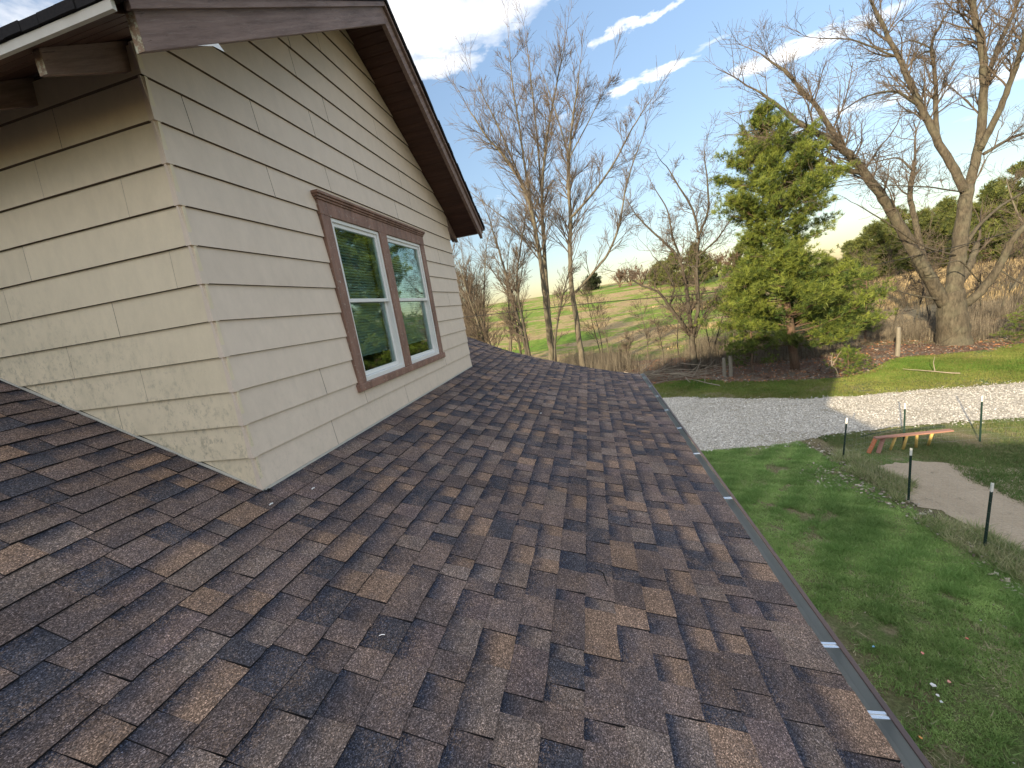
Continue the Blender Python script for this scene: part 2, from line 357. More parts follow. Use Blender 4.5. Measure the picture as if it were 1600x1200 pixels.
field = m.mix(1., field, m.ramp(m.noise(1.8, 6, .8), [(.3, .5), (.7, 1.4)]), 'MULTIPLY')
tan_ = m.mix(m.noise(2.5, 6, .8, (1, 1, .3)), (.24, .19, .11), (.40, .31, .18))
r2 = m.math('SQRT', m.math('ADD', m.math('MULTIPLY', sp.outputs[0], sp.outputs[0]), m.math('MULTIPLY', sp.outputs[1], sp.outputs[1])))
ff_ = m.ramp(m.math('MULTIPLY', m.math('SUBTRACT', r2, 32), .1), [(0., 0.), (.5, 1.)])
rat = m.math('SUBTRACT', sp.outputs[0], m.math('MULTIPLY', sp.outputs[1], .53))
tf = m.ramp(m.math('ADD', m.math('MULTIPLY', rat, .2), m.math('MULTIPLY', m.noise(.2, 3), .4)), [(.3, 0.), (.5, 1.)])
c = m.mix(ff_, lawn, m.mix(tf, field, tan_))
m.color(c); m.bump(m.noise(16, 6, .8), 1., .06)
g = fastmesh('ground', V, F, m.m, smooth=True); tag(g, 'green lawn rising to a patchy green and tan hill field', kind='structure')

def sheet(name, outline, z, mat, jit=.12, jf=1.2, label=None):
    """closed outline (x,y) resampled and roughened, one n-gon laid just above the ground"""
    P = []
    n = len(outline)
    for i in range(n):
        a = np.array(outline[i]); b = np.array(outline[(i+1) % n]); k = max(2, int(np.linalg.norm(b-a)/.12))
        for t in range(k):
            p = a+(b-a)*t/k
            q = mnoise.noise_vector(Vector((p[0]*jf, p[1]*jf, z*50)))+.5*mnoise.noise_vector(Vector((p[0]*jf*4, p[1]*jf*4, z*90)))
            P.append((p[0]+q.x*jit*2, p[1]+q.y*jit*2, z))
    me = bpy.data.meshes.new(name); me.from_pydata(P, [], [tuple(range(len(P)))]); me.materials.append(mat)
    o = bpy.data.objects.new(name, me); COL.objects.link(o); tag(o, label, kind='structure'); return o
m = Mat('pale_gravel', .9)
c = m.mix(1., m.mix(m.noise(1.1, 6, .7), (.46, .42, .35), (.62, .58, .50)), m.ramp(m.voro(26.), [(0., .4), (.6, .95), (1., 1.3)]), 'MULTIPLY')
c = m.mix(m.ramp(m.noise(.8, 7, .7, (.5, 1.3, 1)), [(.53, 0.), (.68, .75)]), c, (.26, .23, .15))
m.color(c); m.bump(m.voro(30., 'Distance'), 1., .03); MGV = m.m
DRIVE = [(-14, 21.6), (-4, 21.3), (3.9, 20.5), (6.5, 19.3), (8.4, 18.5), (10.3, 18.15), (13, 18.2), (15.9, 18.05), (20, 17.8), (34, 17), (34, 14.2), (20, 14.3), (15, 14.4), (12.8, 14.35), (10.2, 14.5), (7.3, 14.0), (5.6, 13.5), (3.4, 13.4), (1.5, 13.9), (-4, 14), (-14, 14.5)]
sheet('gravel_driveway', DRIVE, .02, MGV, .09, 1.3, 'pale gravel driveway crossing behind the lawn')
m = Mat('bare_dirt', .95)
c = m.mix(m.noise(1.4, 7, .7), (.29, .235, .165), (.47, .39, .29)); c = m.mix(m.ramp(m.noise(3, 7, .75), [(.58, 0.), (.72, .7)]), c, (.10, .085, .055))
m.color(m.mix(1., c, m.ramp(m.noise(40, 4, .7), [(.3, .8), (.7, 1.15)]), 'MULTIPLY')); m.bump(m.noise(18, 5), .7, .02); MDR = m.m
sheet('dirt_run', [(6.95, 11.6), (6.9, 9.8), (7.0, 8.0), (7.0, 6.5), (7.5, 4.5), (9.5, 4.2), (13, 6.0), (15, 8.5), (14.2, 9.8), (12.0, 9.9), (10.6, 10.6), (9.2, 11.4), (8.2, 11.9)], .012, MDR, .22, .9, 'bare pale dirt worn behind the wire fence')
m = Mat('needle_bed_floor', .95)
c = m.mix(m.noise(3, 6, .75), (.11, .07, .05), (.22, .135, .09)); m.color(m.mix(m.ramp(m.noise(.9, 5, .6), [(.5, 0.), (.6, 1.)]), c, (.15, .13, .10))); m.bump(m.noise(25, 5), 1., .03); MNB = m.m
sheet('leaf_covered_bank', [(1, 24.5), (5.5, 23.4), (9, 22.0), (11.5, 21.3), (13.5, 22.3), (16, 24.2), (20, 24.3), (27, 24.5), (34, 24), (34, 33), (22, 32), (12, 32.5), (0, 32.5)], .010, MNB, .3, .6, 'reddish needle and leaf covered bank under the trees')

# ------------------------------------------------------------------ house: profile of the swept main roof
EXP = .1413
def slope_at(s):
    if s < 0: return 26.3
    t = s/2.826; b = 20.81-3.91*t-4.94*t*t
    return b+(26.3-b)*max(0, 1-s/.25)
DS = .005
Ls = [(0., -1.9, H-.80)]
s, x, z = 0., -1.9, H-.80
while s < 3.1:
    a = math.radians(slope_at(s)); x += DS*math.cos(a); z -= DS*math.sin(a); s += DS; Ls.append((s, x, z))
up = []; s, x, z = 0., -1.9, H-.80
while s > -6.2:
    a = math.radians(26.3); x -= DS*math.cos(a); z += DS*math.sin(a); s -= DS; up.append((s, x, z))
PR = np.array(up[::-1]+Ls)
def rp(s, h=0.):
    x = np.interp(s, PR[:, 0], PR[:, 1]); z = np.interp(s, PR[:, 0], PR[:, 2]); a = math.radians(slope_at(s))
    return x+h*math.sin(a), z+h*math.cos(a)
YF, YN = 7.96, -2.2
SE = 20*EXP+.055                                    # eave
house = empty('house', (-4, 2, 0)); tag(house, 'cream sided house with brown trim and brown shingle roof', 'house')

# roof deck
b = MB(); ss = np.concatenate([[-5.9], np.linspace(0, SE-.012, 24)])
top = [rp(s, -.002) for s in ss]; bot = [rp(s, -.12) for s in ss]
poly = [(x, YN, z) for x, z in top]+[(x, YN, z) for x, z in bot[::-1]]
b.prism(poly, (0, YF-YN-.03, 0))
roof = adopt(b.build('roof', MDK), house)

PAL = [((.070, .069, .082), .19), ((.128, .100, .094), .24), ((.172, .130, .116), .25), ((.205, .160, .138), .15), ((.265, .180, .130), .10), ((.160, .120, .114), .05)]
pc = np.array([p[0] for p in PAL]); pw = np.array([p[1] for p in PAL]); pw = pw/pw.sum()
pieces = []
def add_course(i, ya, yb):
    s1 = i*EXP if i < 20 else SE; s0 = (i-1)*EXP-.012
    y = ya-random.random()*.2; last = -1; tab = bool(random.getrandbits(1))
    while y < yb:
        w = random.choice([.08, .10, .12, .15, .17, .20, .24]) if tab else random.choice([.07, .10, .12, .15, .18])
        y0, y1 = max(y, ya), min(y+w, yb)
        if y1-y0 > .01:
            ci = int(rng.choice(len(PAL), p=pw*(np.arange(len(PAL)) != last)/(pw*(np.arange(len(PAL)) != last)).sum()))
            if tab and ci == 0 and random.random() < .5: ci = 2
            last = ci; c = pc[ci]*(.88+.26*random.random())
            k = 1 if not tab else (.85 if random.random() < .38 else 0)
            pieces.append((s0, s1, y0, y1, tab, tuple(c), k, s1))
        y += w; tab = not tab if random.random() < .86 else tab
for i in range(-12, 21):
    if i <= 0: add_course(i, -1.0, 1.69)
    if i <= 0: add_course(i, 5.83, YF)
    if i > 0: add_course(i, -1.0, YF)
def piece_geo(p):
    s0, s1, y0, y1, tab, c, k, _ = p
    h0, h1 = .0015, (.0115 if tab else .0070)
    if not tab: s0 += 0
    j = [random.uniform(-.0035, .0035) for _ in range(6)]
    g = .0010
    tw = random.uniform(-.007, .007) if tab else 0
    e = .0005 if tab else 0
    V = []; UV = []
    for (s, yy, h, u, v_) in ((s0, y0+g-tw*.5, h0+e, 0, 0), (s0, y1-g+tw*.5, h0+e, 1, 0), ((s0+s1)/2, y0+g, (h0+h1)/2+e, 0, .5), ((s0+s1)/2, y1-g, (h0+h1)/2+e, 1, .5),
                              (s1+j[0], y0+g+tw*.5, h1, 0, 1), (s1+j[1], (y0+y1)/2, h1+j[2]*.2, .5, 1), (s1+j[3], y1-g-tw*.5, h1, 1, 1)):
        x, z = rp(s, h); V.append((x, yy, z)); UV.append((u, v_))
    for (s, yy, u) in ((s1+j[0]-.001, y0+g+tw*.5, 0), (s1+j[1]-.001, (y0+y1)/2, .5), (s1+j[3]-.001, y1-g-tw*.5, 1)):
        x, z = rp(s, .0004); V.append((x, yy, z)); UV.append((u, 1))
    x, z = rp(s0, -.001); V.append((x, y0+g, z)); V.append((x, y1-g, z)); UV += [(0, 0), (1, 0)]
    F = [(0, 2, 3, 1), (2, 4, 5, 6, 3), (4, 7, 8, 5), (5, 8, 9, 6), (0, 10, 7, 4, 2), (1, 3, 6, 9, 11)]
    MI = [0, 0, 1, 1, 1, 1]
    return V, UV, F, MI
def shingle_mesh(name, plist):
    V = []; UV = []; F = []; MI = []; C = []; Bd = []
    for p in plist:
        v_, uv, f, mi = piece_geo(p); n = len(V); V += v_; UV += uv; F += [tuple(i+n for i in ff) for ff in f]; MI += mi
        C += [p[5]]*len(v_); Bd += [p[6]]*len(v_)
    me = bpy.data.meshes.new(name); me.from_pydata(V, [], F); me.materials.append(MSH); me.materials.append(MSE)
    me.polygons.foreach_set('material_index', MI)
    setcol(me, np.array(C))
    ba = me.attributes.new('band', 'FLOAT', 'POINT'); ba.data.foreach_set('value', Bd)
    ul = me.uv_layers.new(name='UVMap'); li = np.zeros(len(me.loops), np.int32); me.loops.foreach_get('vertex_index', li)
    ul.data.foreach_set('uv', np.array(UV, np.float32)[li].ravel())
    o = bpy.data.objects.new(name, me); COL.objects.link(o); return o
def parea(p):
    s0, s1, y0, y1 = p[:4]; pts = []
    for s, y in ((s0+.012, y0), (s0+.012, y1), (s1, y1), (s1, y0)):
        x, z = rp(s); pts.append((x, y, z))
    u, v_, d = proj(np.array(pts))
    if (d < .2).any() or ((u < 0) | (u > 1600) | (v_ < 0) | (v_ > 1200)).all(): return 0
    u = np.clip(u, 0, 1600); v_ = np.clip(v_, 0, 1200)
    return abs(sum(u[i]*v_[(i+1) % 4]-u[(i+1) % 4]*v_[i] for i in range(4)))/2
pieces.sort(key=parea, reverse=True)
for p in pieces[:298]:
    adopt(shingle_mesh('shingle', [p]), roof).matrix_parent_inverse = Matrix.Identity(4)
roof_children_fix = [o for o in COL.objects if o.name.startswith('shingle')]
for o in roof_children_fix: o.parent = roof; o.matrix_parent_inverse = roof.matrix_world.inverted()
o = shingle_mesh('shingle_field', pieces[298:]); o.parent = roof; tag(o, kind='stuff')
b = MB(); 
def sub(o, par): o.parent = par; return o
# starter / drip at the eave and rake edge
b = MB(); x, z = rp(SE-.03, 0); b.box((x-.05, YN, z-.035), (x+.004, YF, z-.004)); sub(b.build('drip_edge', MGR), roof)
b = MB(); poly = [(x_, YF-.03, z_) for x_, z_ in [rp(s, -.001) for s in ss]]+[(x_, YF-.03, z_) for x_, z_ in [rp(s, -.16) for s in ss][::-1]]
b.prism(poly, (0, .025, 0)); sub(b.build('rake_board', MBR), roof)

# main body walls below and an unseen block added behind the viewer for shade
b = MB(); b.box((-9.5, -8, 0), (.28, 7.55, 3.9)); adopt(b.build('wall', MSI), house)
b = MB(); b.prism([(-16, -12, 0), (6, -12, 0), (6, -12, 5.0), (0, -12, 5.35), (-2.5, -12, 5.8), (-4, -12, 6.5), (-4.95, -12, 6.9), (-16, -12, 6.9)], (0, 8, 0)); b.prism([(-16, -5.2, 6.901), (-5.05, -5.2, 6.901), (-5.05, -5.2, 8.9), (-8, -5.2, 9.3), (-16, -5.2, 9.0)], (0, 1.2, 0)); adopt(b.build('shade_block', MSI), house)  # added out of view, roofline shaped to shade dormer wall, roof and lawn
b = MB(); b.prism([(-14, YN-2, 3.5), (-6.9, YN-2, 3.5), (-6.9, YN-2, H+1.62), (-14, YN-2, 4.2)], (0, 7.6-YN+2, 0)); adopt(b.build('rear_roof_slope', MDK), house)

# gutter
xe, ze = rp(20*EXP, 0); GX = xe+.012; y0, y1 = -1.4, YF+.02
prof = [(GX, ze-.012), (GX, ze-.095), (GX+.02, ze-.112), (GX+.085, ze-.112), (GX+.105, ze-.085), (GX+.118, ze-.045), (GX+.122, ze-.012)]
def shell(prof, t, ya, yb, mi=0):
    P = np.array(prof); Q = P.copy(); d = np.gradient(P, axis=0); nrm = np.stack([-d[:, 1], d[:, 0]], 1); nrm /= np.linalg.norm(nrm, axis=1)[:, None]; Q = P-nrm*t
    out = [(p[0], p[1]) for p in P]+[(q[0], q[1]) for q in Q[::-1]]
    b = MB()
    n = len(P); A = [(p[0], ya, p[1]) for p in P]+[(q[0], ya, q[1]) for q in Q]; B = [(p[0], yb, p[1]) for p in P]+[(q[0], yb, q[1]) for q in Q]
    F = []
    for i in range(n-1):
        F += [(i, i+1, 2*n+i+1, 2*n+i), (n+i, 2*n+n+i, 2*n+n+i+1, n+i+1), (i, n+i, n+i+1, i+1), (2*n+i, 2*n+i+1, 3*n+i+1, 3*n+i)]
    F += [(0, 2*n, 3*n, n), (n-1, 2*n-1, 4*n-1, 3*n-1)]
    b.add(A+B, F); return b
gut = empty('gutter', (GX, 3, ze)); gut.parent = house; gut.matrix_parent_inverse = Matrix.Translation(-Vector(house.location))
def gsub(o): o.parent = gut; o.matrix_parent_inverse = Matrix.Translation(-Vector((GX, 3, ze))); return o
gsub(shell(prof, .0012, y0, y1).build('trough', MGT))
bo = MB(); q = [(GX+.1235, ze-.012), (GX+.1195, ze-.048), (GX+.1065, ze-.088), (GX+.086, ze-.1145), (GX+.02, ze-.1145)]
gsub(shell(q[::-1], .0015, y0, y1).build('outer_face', MGR))
bo = MB(); bo.box((GX+.106, y0, ze-.014), (GX+.127, y1, ze-.004)); gsub(bo.build('rim', MGR, bevel=.003))
bo = MB(); bo.prism([(a_, y1, b_) for a_, b_ in prof], (0, .004, 0)); gsub(bo.build('end_cap', MAL))
for yy in (.75, 1.36, 1.66, 2.97, 3.85, 4.62, 5.38, 6.15, 6.85, 7.55):
    bo = MB(); bo.box((GX+.02, yy-.014, ze-.0125), (GX+.118, yy-.004, ze-.0095)); bo.box((GX+.02, yy+.004, ze-.0125), (GX+.118, yy+.014, ze-.0095)); bo.box((GX+.02, yy-.004, ze-.016), (GX+.118, yy+.004, ze-.0135))
    gsub(bo.build('hanger_strap', MAL))
bo = MB(); bo.box((GX+.001, 2.05, ze-.11), (GX+.12, 2.075, ze-.106)); gsub(bo.build('joint', MGT))

# ------------------------------------------------------------------ dormer
XW = -1.9; YA, YB = 1.70, 5.805; YR = 3.755; TP = .627
XR = -1.49                                     # face of barge boards
def ztop(y): return H+1.275+TP*((y-1.30) if y <= YR else (2*YR-y-1.30))
def cid(o, par):
    o.parent = par; o.matrix_parent_inverse = Matrix.Identity(4) if par.location.length == 0 else Matrix.Translation(-Vector(par.location)); return o
dormer = adopt(MB().prism([(XW-.03, YA+.03, H-2.2), (XW-.03, YB-.03, H-2.2), (XW-.03, YB-.03, ztop(YB)-.1), (XW-.03, YR, ztop(YR)-.1), (XW-.03, YA+.03, ztop(YA)-.1)], (-.002, 0, 0)).build('dormer_wall', MRM), house)
# rebuild as walls with an opening for the window
bpy.data.objects.remove(dormer)
W0, W1, WZ0, WZ1 = 2.80, 4.67, H-.455, H+.95
b = MB(); T = .10; xi = XW-.025
def wallpoly(pts): b.prism([(xi, y, z) for y, z in pts], (-T, 0, 0))
wallpoly([(YA+.02, H-1.3), (W0, H-1.3), (W0, ztop(W0)-.09), (YA+.02, ztop(YA)-.09)])
wallpoly([(W1, H-1.3), (YB-.02, H-1.3), (YB-.02, ztop(YB)-.09), (W1, ztop(W1)-.09)])
wallpoly([(W0, H-1.3), (W1, H-1.3), (W1, WZ0), (W0, WZ0)])
wallpoly([(W0, WZ1), (W1, WZ1), (W1, ztop(W1)-.09), (YR, ztop(YR)-.09), (W0, ztop(W0)-.09)])
for ya_, yb_ in ((YA+.02, YA+.12), (YB-.12, YB-.02)):
    b.box((-7, ya_, H-1.3), (xi-T, yb_, ztop(YA)-.09))
b.box((-4.4, YA+.12, H-1.2), (-4.3, YB-.12, ztop(YA)))
dormer = adopt(b.build('dormer_wall', MRM), house)

def clip(poly, a, b_, c_):                      # keep a*u+b*v<=c
    out = []
    for i in range(len(poly)):
        p, q = poly[i], poly[(i+1) % len(poly)]; dp = a*p[0]+b_*p[1]-c_; dq = a*q[0]+b_*q[1]-c_
        if dp <= 0: out.append(p)
        if dp*dq < 0: t = dp/(dp-dq); out.append((p[0]+(q[0]-p[0])*t, p[1]+(q[1]-p[1])*t))
    return out
def board(axis, poly, zk, mat, par, name='siding_board'):
    if len(poly) < 3: return
    A = 0
    for i in range(len(poly)): A += poly[i][0]*poly[(i+1) % len(poly)][1]-poly[(i+1) % len(poly)][0]*poly[i][1]
    if abs(A) < .0006: return
    b = MB(); out = []; inn = []
    wob = random.uniform(-.0012, .0012)
    for (u, z) in poly:
        t = (z-zk)/.19; off = .014*(1-min(t, 1.05))+wob*.5
        if axis == 'x': out.append((XW-.012+off, u, z)); inn.append((XW-.024, u, z))
        else: out.append((u, YA+.012-off, z)); inn.append((u, YA+.024, z))
    n = len(poly)
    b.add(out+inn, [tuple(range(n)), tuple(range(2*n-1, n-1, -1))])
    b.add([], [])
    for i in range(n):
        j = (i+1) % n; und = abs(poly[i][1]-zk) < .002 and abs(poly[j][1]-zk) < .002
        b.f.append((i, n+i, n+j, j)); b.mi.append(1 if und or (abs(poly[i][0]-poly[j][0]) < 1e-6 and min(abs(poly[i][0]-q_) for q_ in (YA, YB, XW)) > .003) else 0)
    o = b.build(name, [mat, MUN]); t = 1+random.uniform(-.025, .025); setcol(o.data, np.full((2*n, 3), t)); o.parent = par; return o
wallf = empty('front_wall_siding', (0, 0, 0)); wallf.parent = house; wallf.matrix_parent_inverse = Matrix.Translation(-Vector(house.location))
walls = empty('side_wall_siding', (0, 0, 0)); walls.parent = house; walls.matrix_parent_inverse = Matrix.Translation(-Vector(house.location))
ZB = H+.924
FS = {9: [4.29], 7: [3.3], 6: [2.9, 4.7], 5: [2.89, 4.03], 4: [3.19], 3: [2.96, 4.4], 2: [2.37, 3.46, 4.56], 1: [3.01, 4.15, 1.89], 0: [2.37], -1: [5.2], -4: [5.3], -7: [2.4], -8: [2.86, 4.75], -9: [2.39, 3.56]}
SS = {0: [-2.73, -4.], -1: [-2.22, -3.5], -2: [-3.03, -4.2], -3: [-2.06, -3.30], -4: [-2.54, -3.8], -5: [-2.98], -6: [-3.34, -2.5], -7: [-2.76], 1: [-2.5], 2: [-3.2]}
wo0, wo1, wz0, wz1 = 2.785, 4.70, H-.49, H+1.075
for k in range(-9, 11):
    z0 = ZB+.19*k+.0015; z1 = z0+.1878
    cuts = [YA-.0]+sorted(FS.get(k, []))+[YB]
    for ya_, yb_ in zip(cuts[:-1], cuts[1:]):
        poly = [(ya_+(.0017 if ya_ > YA else .0), z0), (yb_-(.0017 if yb_ < YB else 0), z0), (yb_-(.0017 if yb_ < YB else 0), z1), (ya_+(.0017 if ya_ > YA else 0), z1)]
        poly = clip(poly, -TP, 1, ztop(0.)-.085); poly = clip(poly, TP, 1, ztop(0.)-.085+2*YR*TP)
        if len(poly) < 3: continue
        if z1 < wz0 or z0 > wz1 or yb_ < wo0 or ya_ > wo1: board('x', poly, z0, MSI, wallf); continue
        board('x', clip(poly, 1, 0, wo0), z0, MSI, wallf)
        board('x', clip(poly, -1, 0, -wo1), z0, MSI, wallf)
        mid = clip(clip(poly, 1, 0, wo1), -1, 0, -wo0)
        if z1 > wz1: board('x', clip(mid, 0, -1, -wz1), z0, MSI, wallf)
        if z0 < wz0: board('x', clip(mid, 0, 1, wz0), z0, MSI, wallf)
    if z0 < ztop(YA)+.05:
        cuts = [-6.5]+sorted(SS.get(k, []))+[XW]
        for xa, xb in zip(cuts[:-1], cuts[1:]):
            poly = [(xa+(.0012), z0), (xb-(.0012 if xb < XW else 0), z0), (xb-(.0012 if xb < XW else 0), z1), (xa+.0012, z1)]
            poly = clip(poly, 0, 1, ztop(YA)-.09)
            poly = clip(poly, -.4943, -1, -(H-.785)+.4943*1.9)     # rests just above the sloping shingles
            if len(poly) >= 3: board('y', poly, z0, MSD, walls)
    # corner cap of each course
    if -9 <= k <= 1:
        b = MB(); zt = min(z1, ztop(YA)-.09)
        b.add([(XW-.03, YA-.004, z0-.003), (XW+.004, YA-.004, z0-.003), (XW+.004, YA+.03, z0-.003), (XW-.03, YA+.008, zt), (XW-.008, YA+.008, zt), (XW-.008, YA+.03, zt), (XW-.03, YA+.03, z0-.003), (XW-.03, YA+.03, zt)],
              [(0, 1, 4, 3), (1, 2, 5, 4), (0, 6, 2, 1), (3, 4, 5, 7)]); o = b.build('corner_cap', MSI); o.parent = wallf; setcol(o.data, np.full((8, 3), 1.0))
# base trim strip along the roof, white weathered
b = MB(); b.box((XW-.02, YA+.01, H-.80), (XW+.006, YB, H-.786)); o = b.build('base_strip', MDE); o.parent = wallf
b = MB(); b.prism([(XW, YA-.006, H-.796), (-6, YA-.006, H-.796+.4943*4.1), (-6, YA-.006, H-.788+.4943*4.1), (XW, YA-.006, H-.788)], (0, .014, 0)); o = b.build('base_strip', MDE); o.parent = walls
b = MB(); b.tube([(XW+.004, YA-.002, H-.80), (XW+.03, YA+.03, H-.81), (XW+.02, YA+.01, H-.795)], .009, 6); o = b.build('sealant', MSL); o.parent = walls
b = MB(); b.tube([(XW+.01, YB-.01, H-.80), (XW+.12, YB+.02, H-.845)], .006, 5); b.prism([(XW-.08, YB+.004, H-.76), (XW+.01, YB+.004, H-.79), (XW-.03, YB+.004, H-.6)], (0, .002, 0)); o = b.build('flashing', MSL); o.parent = wallf

# window
win = empty('window', (0, 0, 0)); win.parent = house; win.matrix_parent_inverse = Matrix.Translation(-Vector(house.location))
def wb(name, a, c_, mat, bev=.003):
    b = MB(); b.box(a, c_); o = b.build(name, mat, bevel=bev); o.parent = win; return o
XF = XW+.016
wb('casing', (XW-.03, 2.787, H-.42), (XF, 2.897, H+.90), MWT)
wb('casing', (XW-.03, 4.585, H-.42), (XF, 4.69, H+.90), MWT)
wb('mullion', (XW-.03, 3.63, H-.42), (XF+.004, 3.762, H+.90), MWT)
wb('head_casing', (XW-.03, 2.78, H+.9005), (XF+.002, 4.695, H+1.005), MWT)
wb('sill', (XW-.03, 2.77, H-.484), (XF+.012, 4.715, H-.4205), MWT, .006)
b = MB(); b.box((XW-.03, 2.77, H+1.0055), (XF+.012, 4.70, H+1.022)); b.box((XW-.03, 2.76, H+1.0225), (XF+.024, 4.71, H+1.04)); b.box((XW-.03, 2.755, H+1.0405), (XF+.036, 4.715, H+1.062)); o = b.build('head_crown', MWT, bevel=.004); o.parent = win
for (a, c_) in ((2.8975, 3.6295), (3.7625, 4.5845)):
    zb, zt = H-.42, H+.90
    # fixed outer frame
    fw = .028; xo = XW+.004
    fr_ = MB()
    fr_.box((XW-.10, a, zb), (xo, a+fw, zt)); fr_.box((XW-.10, c_-fw, zb), (xo, c_, zt)); fr_.box((XW-.10, a+fw, zt-fw), (xo, c_-fw, zt)); fr_.box((XW-.10, a+fw, zb), (xo, c_-fw, zb+fw+.01))
    fo = fr_.build('frame', MVW, bevel=.003); fo.parent = win
    a2, c2, zm = a+fw+.001, c_-fw-.001, H+.262
    def sash(z0_, z1_, x0_, x1_, w):
        s_ = MB(); s_.box((x0_, a2, z0_), (x1_, a2+w, z1_)); s_.box((x0_, c2-w, z0_), (x1_, c2, z1_)); s_.box((x0_, a2+w, z1_-w), (x1_, c2-w, z1_)); s_.box((x0_, a2+w, z0_), (x1_, c2-w, z0_+w))
        o = s_.build('sash', MVW, bevel=.002); o.parent = win
        g_ = MB(); g_.box(((x0_+x1_)/2-.002, a2+w-.002, z0_+w-.002), ((x0_+x1_)/2+.002, c2-w+.002, z1_-w+.002)); o = g_.build('pane', MGL); o.parent = win
    sash(zm-.018, zt-fw-.001, XW-.034, XW-.010, .030)
    sash(zb+fw+.011, zm+.018, XW-.066, XW-.040, .036)
    # blind behind the glass
    bl = MB(); z = zt-.06; k = 0
    while z > zb+.20:
        bl.add([(XW-.098, a2+.03, z-.011), (XW-.098, c2-.03, z-.011), (XW-.114, c2-.03, z+.012), (XW-.114, a2+.03, z+.012)], [(0, 1, 2, 3)]); z -= .025
    o = bl.build('blind', MBL); o.parent = win
# room shell closes the opening
# dormer roof
droof = empty('dormer_roof', (0, 0, 0)); droof.parent = house; droof.matrix_parent_inverse = Matrix.Translation(-Vector(house.location))
def ds(b, name, mat, bev=0): o = b.build(name, mat, bevel=bev); o.parent = droof; return o
XBK = -7.0; XS = XR+.035
YE0, YE1 = 1.30, 2*YR-1.30
b = MB(); 
b.prism([(XS, YE0, ztop(YE0)), (XS, YR, ztop(YR)), (XS, YE1, ztop(YE1)), (XS, YE1, ztop(YE1)-.036), (XS, YR, ztop(YR)-.036), (XS, YE0, ztop(YE0)-.036)], (XBK-XS, 0, 0)); ds(b, 'shingle_layer', MSE)
# ragged shingle butts along the eave and rake
b = MB()
for k in range(60):
    x_ = XS-k*.09; b.box((x_-.0885, YE0-random.uniform(.008, .012), ztop(YE0)-.034+random.uniform(0, .003)), (x_, YE0+.03, ztop(YE0)+random.uniform(-.001, .003)))
ds(b, 'shingle_edge', MSE)
b = MB()
for k in range(20):
    y_ = YR+k*.122
    b.prism([(XS-.05, y_, ztop(y_)-.03), (XS-.05, y_+.118, ztop(y_+.118)-.03), (XS-.05, y_+.118, ztop(y_+.118)+.004), (XS-.05, y_, ztop(y_)+.012)], (.05+random.uniform(.004, .012), 0, 0))
ds(b, 'shingle_edge', MSE)
b = MB(); b.box((XBK, YE0-.002, ztop(YE0)-.068), (XR, YE0+.012, ztop(YE0)-.0365)); ds(b, 'drip_edge', MDE)
b = MB(); b.box((XBK, YE1-.012, ztop(YE1)-.068), (XR, YE1+.002, ztop(YE1)-.0365)); ds(b, 'drip_edge', MDE)
# deck boards seen from below
cs = 1/math.sqrt(1+TP*TP); nb = int((YR-1.315)/cs/.088)
for side in (0, 1):
    for k in range(nb+1):
        ya_ = 1.315+k*.088*cs+.0012; yb_ = min(1.315+(k+1)*.088*cs-.0012, YR-.001)
        if yb_-ya_ < .01: continue
        off = random.uniform(-.0015, .0015); q = []
        for y_, dz in ((ya_, -.0375), (yb_, -.0375), (yb_, -.0375-.030+off), (yb_-.003, -.0375-.034+off), (ya_+.003, -.0375-.034+off), (ya_, -.0375-.030+off)):
            zz = ztop(y_)+dz; yy = y_ if side == 0 else 2*YR-y_; q.append((XR-.041, yy, zz))
        if side: q = q[::-1]
        ds(MB().prism(q, (XBK-XR+.041, 0, 0)), 'soffit_board', MSO)
# barge boards + crown strip
for side in (0, 1):
    ya_, yb_ = 1.375, YR-.001
    f = (lambda y: y) if side == 0 else (lambda y: 2*YR-y)
    q = [(XR-.04, f(ya_), ztop(ya_)-.205), (XR-.04, f(yb_), ztop(yb_)-.205), (XR-.04, f(yb_), ztop(yb_)-.039), (XR-.04, f(ya_), ztop(ya_)-.039)]
    ds(MB().prism(q, (.04, 0, 0)), 'barge_board', MBR, .002)
    q = [(XR+.001, f(ya_-.03), ztop(ya_-.03)-.075), (XR+.001, f(yb_), ztop(yb_)-.075), (XR+.001, f(yb_), ztop(yb_)-.038), (XR+.001, f(ya_-.03), ztop(ya_-.03)-.038)]
    ds(MB().prism(q, (.024, 0, 0)), 'crown_strip', MBR, .002)
    ys = f(ya_-.0015); e = MB(); zc_ = ztop(ya_)
    e.box((XR-.0395, min(ys, ys+.0008), zc_-.204), (XR-.0005, max(ys, ys+.0008), zc_-.075)); ds(e, 'board_end', MEG)
# rafter tails
for xk in (-1.99, -2.6, -3.2, -3.8, -4.4):
    for side in (0, 1):
        f = (lambda y: y) if side == 0 else (lambda y: 2*YR-y)
        ya_, yb_ = 1.36, 1.72
        q = [(xk, f(ya_), ztop(ya_)-.165), (xk, f(yb_), ztop(yb_)-.20), (xk, f(yb_), ztop(yb_)-.073), (xk, f(ya_), ztop(ya_)-.073)]
        ds(MB().prism(q, (.04, 0, 0)), 'rafter_tail', MBR, .002)
        if side == 0:
            e = MB(); e.box((xk+.001, ya_-.0015, ztop(ya_)-.163), (xk+.039, ya_-.0005, ztop(ya_)-.08)); ds(e, 'board_end', MEG)
b = MB(); b.prism([(XW+.001, 2*YR-1.72, ztop(1.72)-.09), (XW+.001, 2*YR-1.36, ztop(1.36)-.14), (XW+.001, 2*YR-1.36, ztop(1.36)-.18), (XW+.001, 2*YR-1.72, ztop(1.72)-.30)], (-.04, 0, 0)); ds(b, 'rafter_tail', MBR)
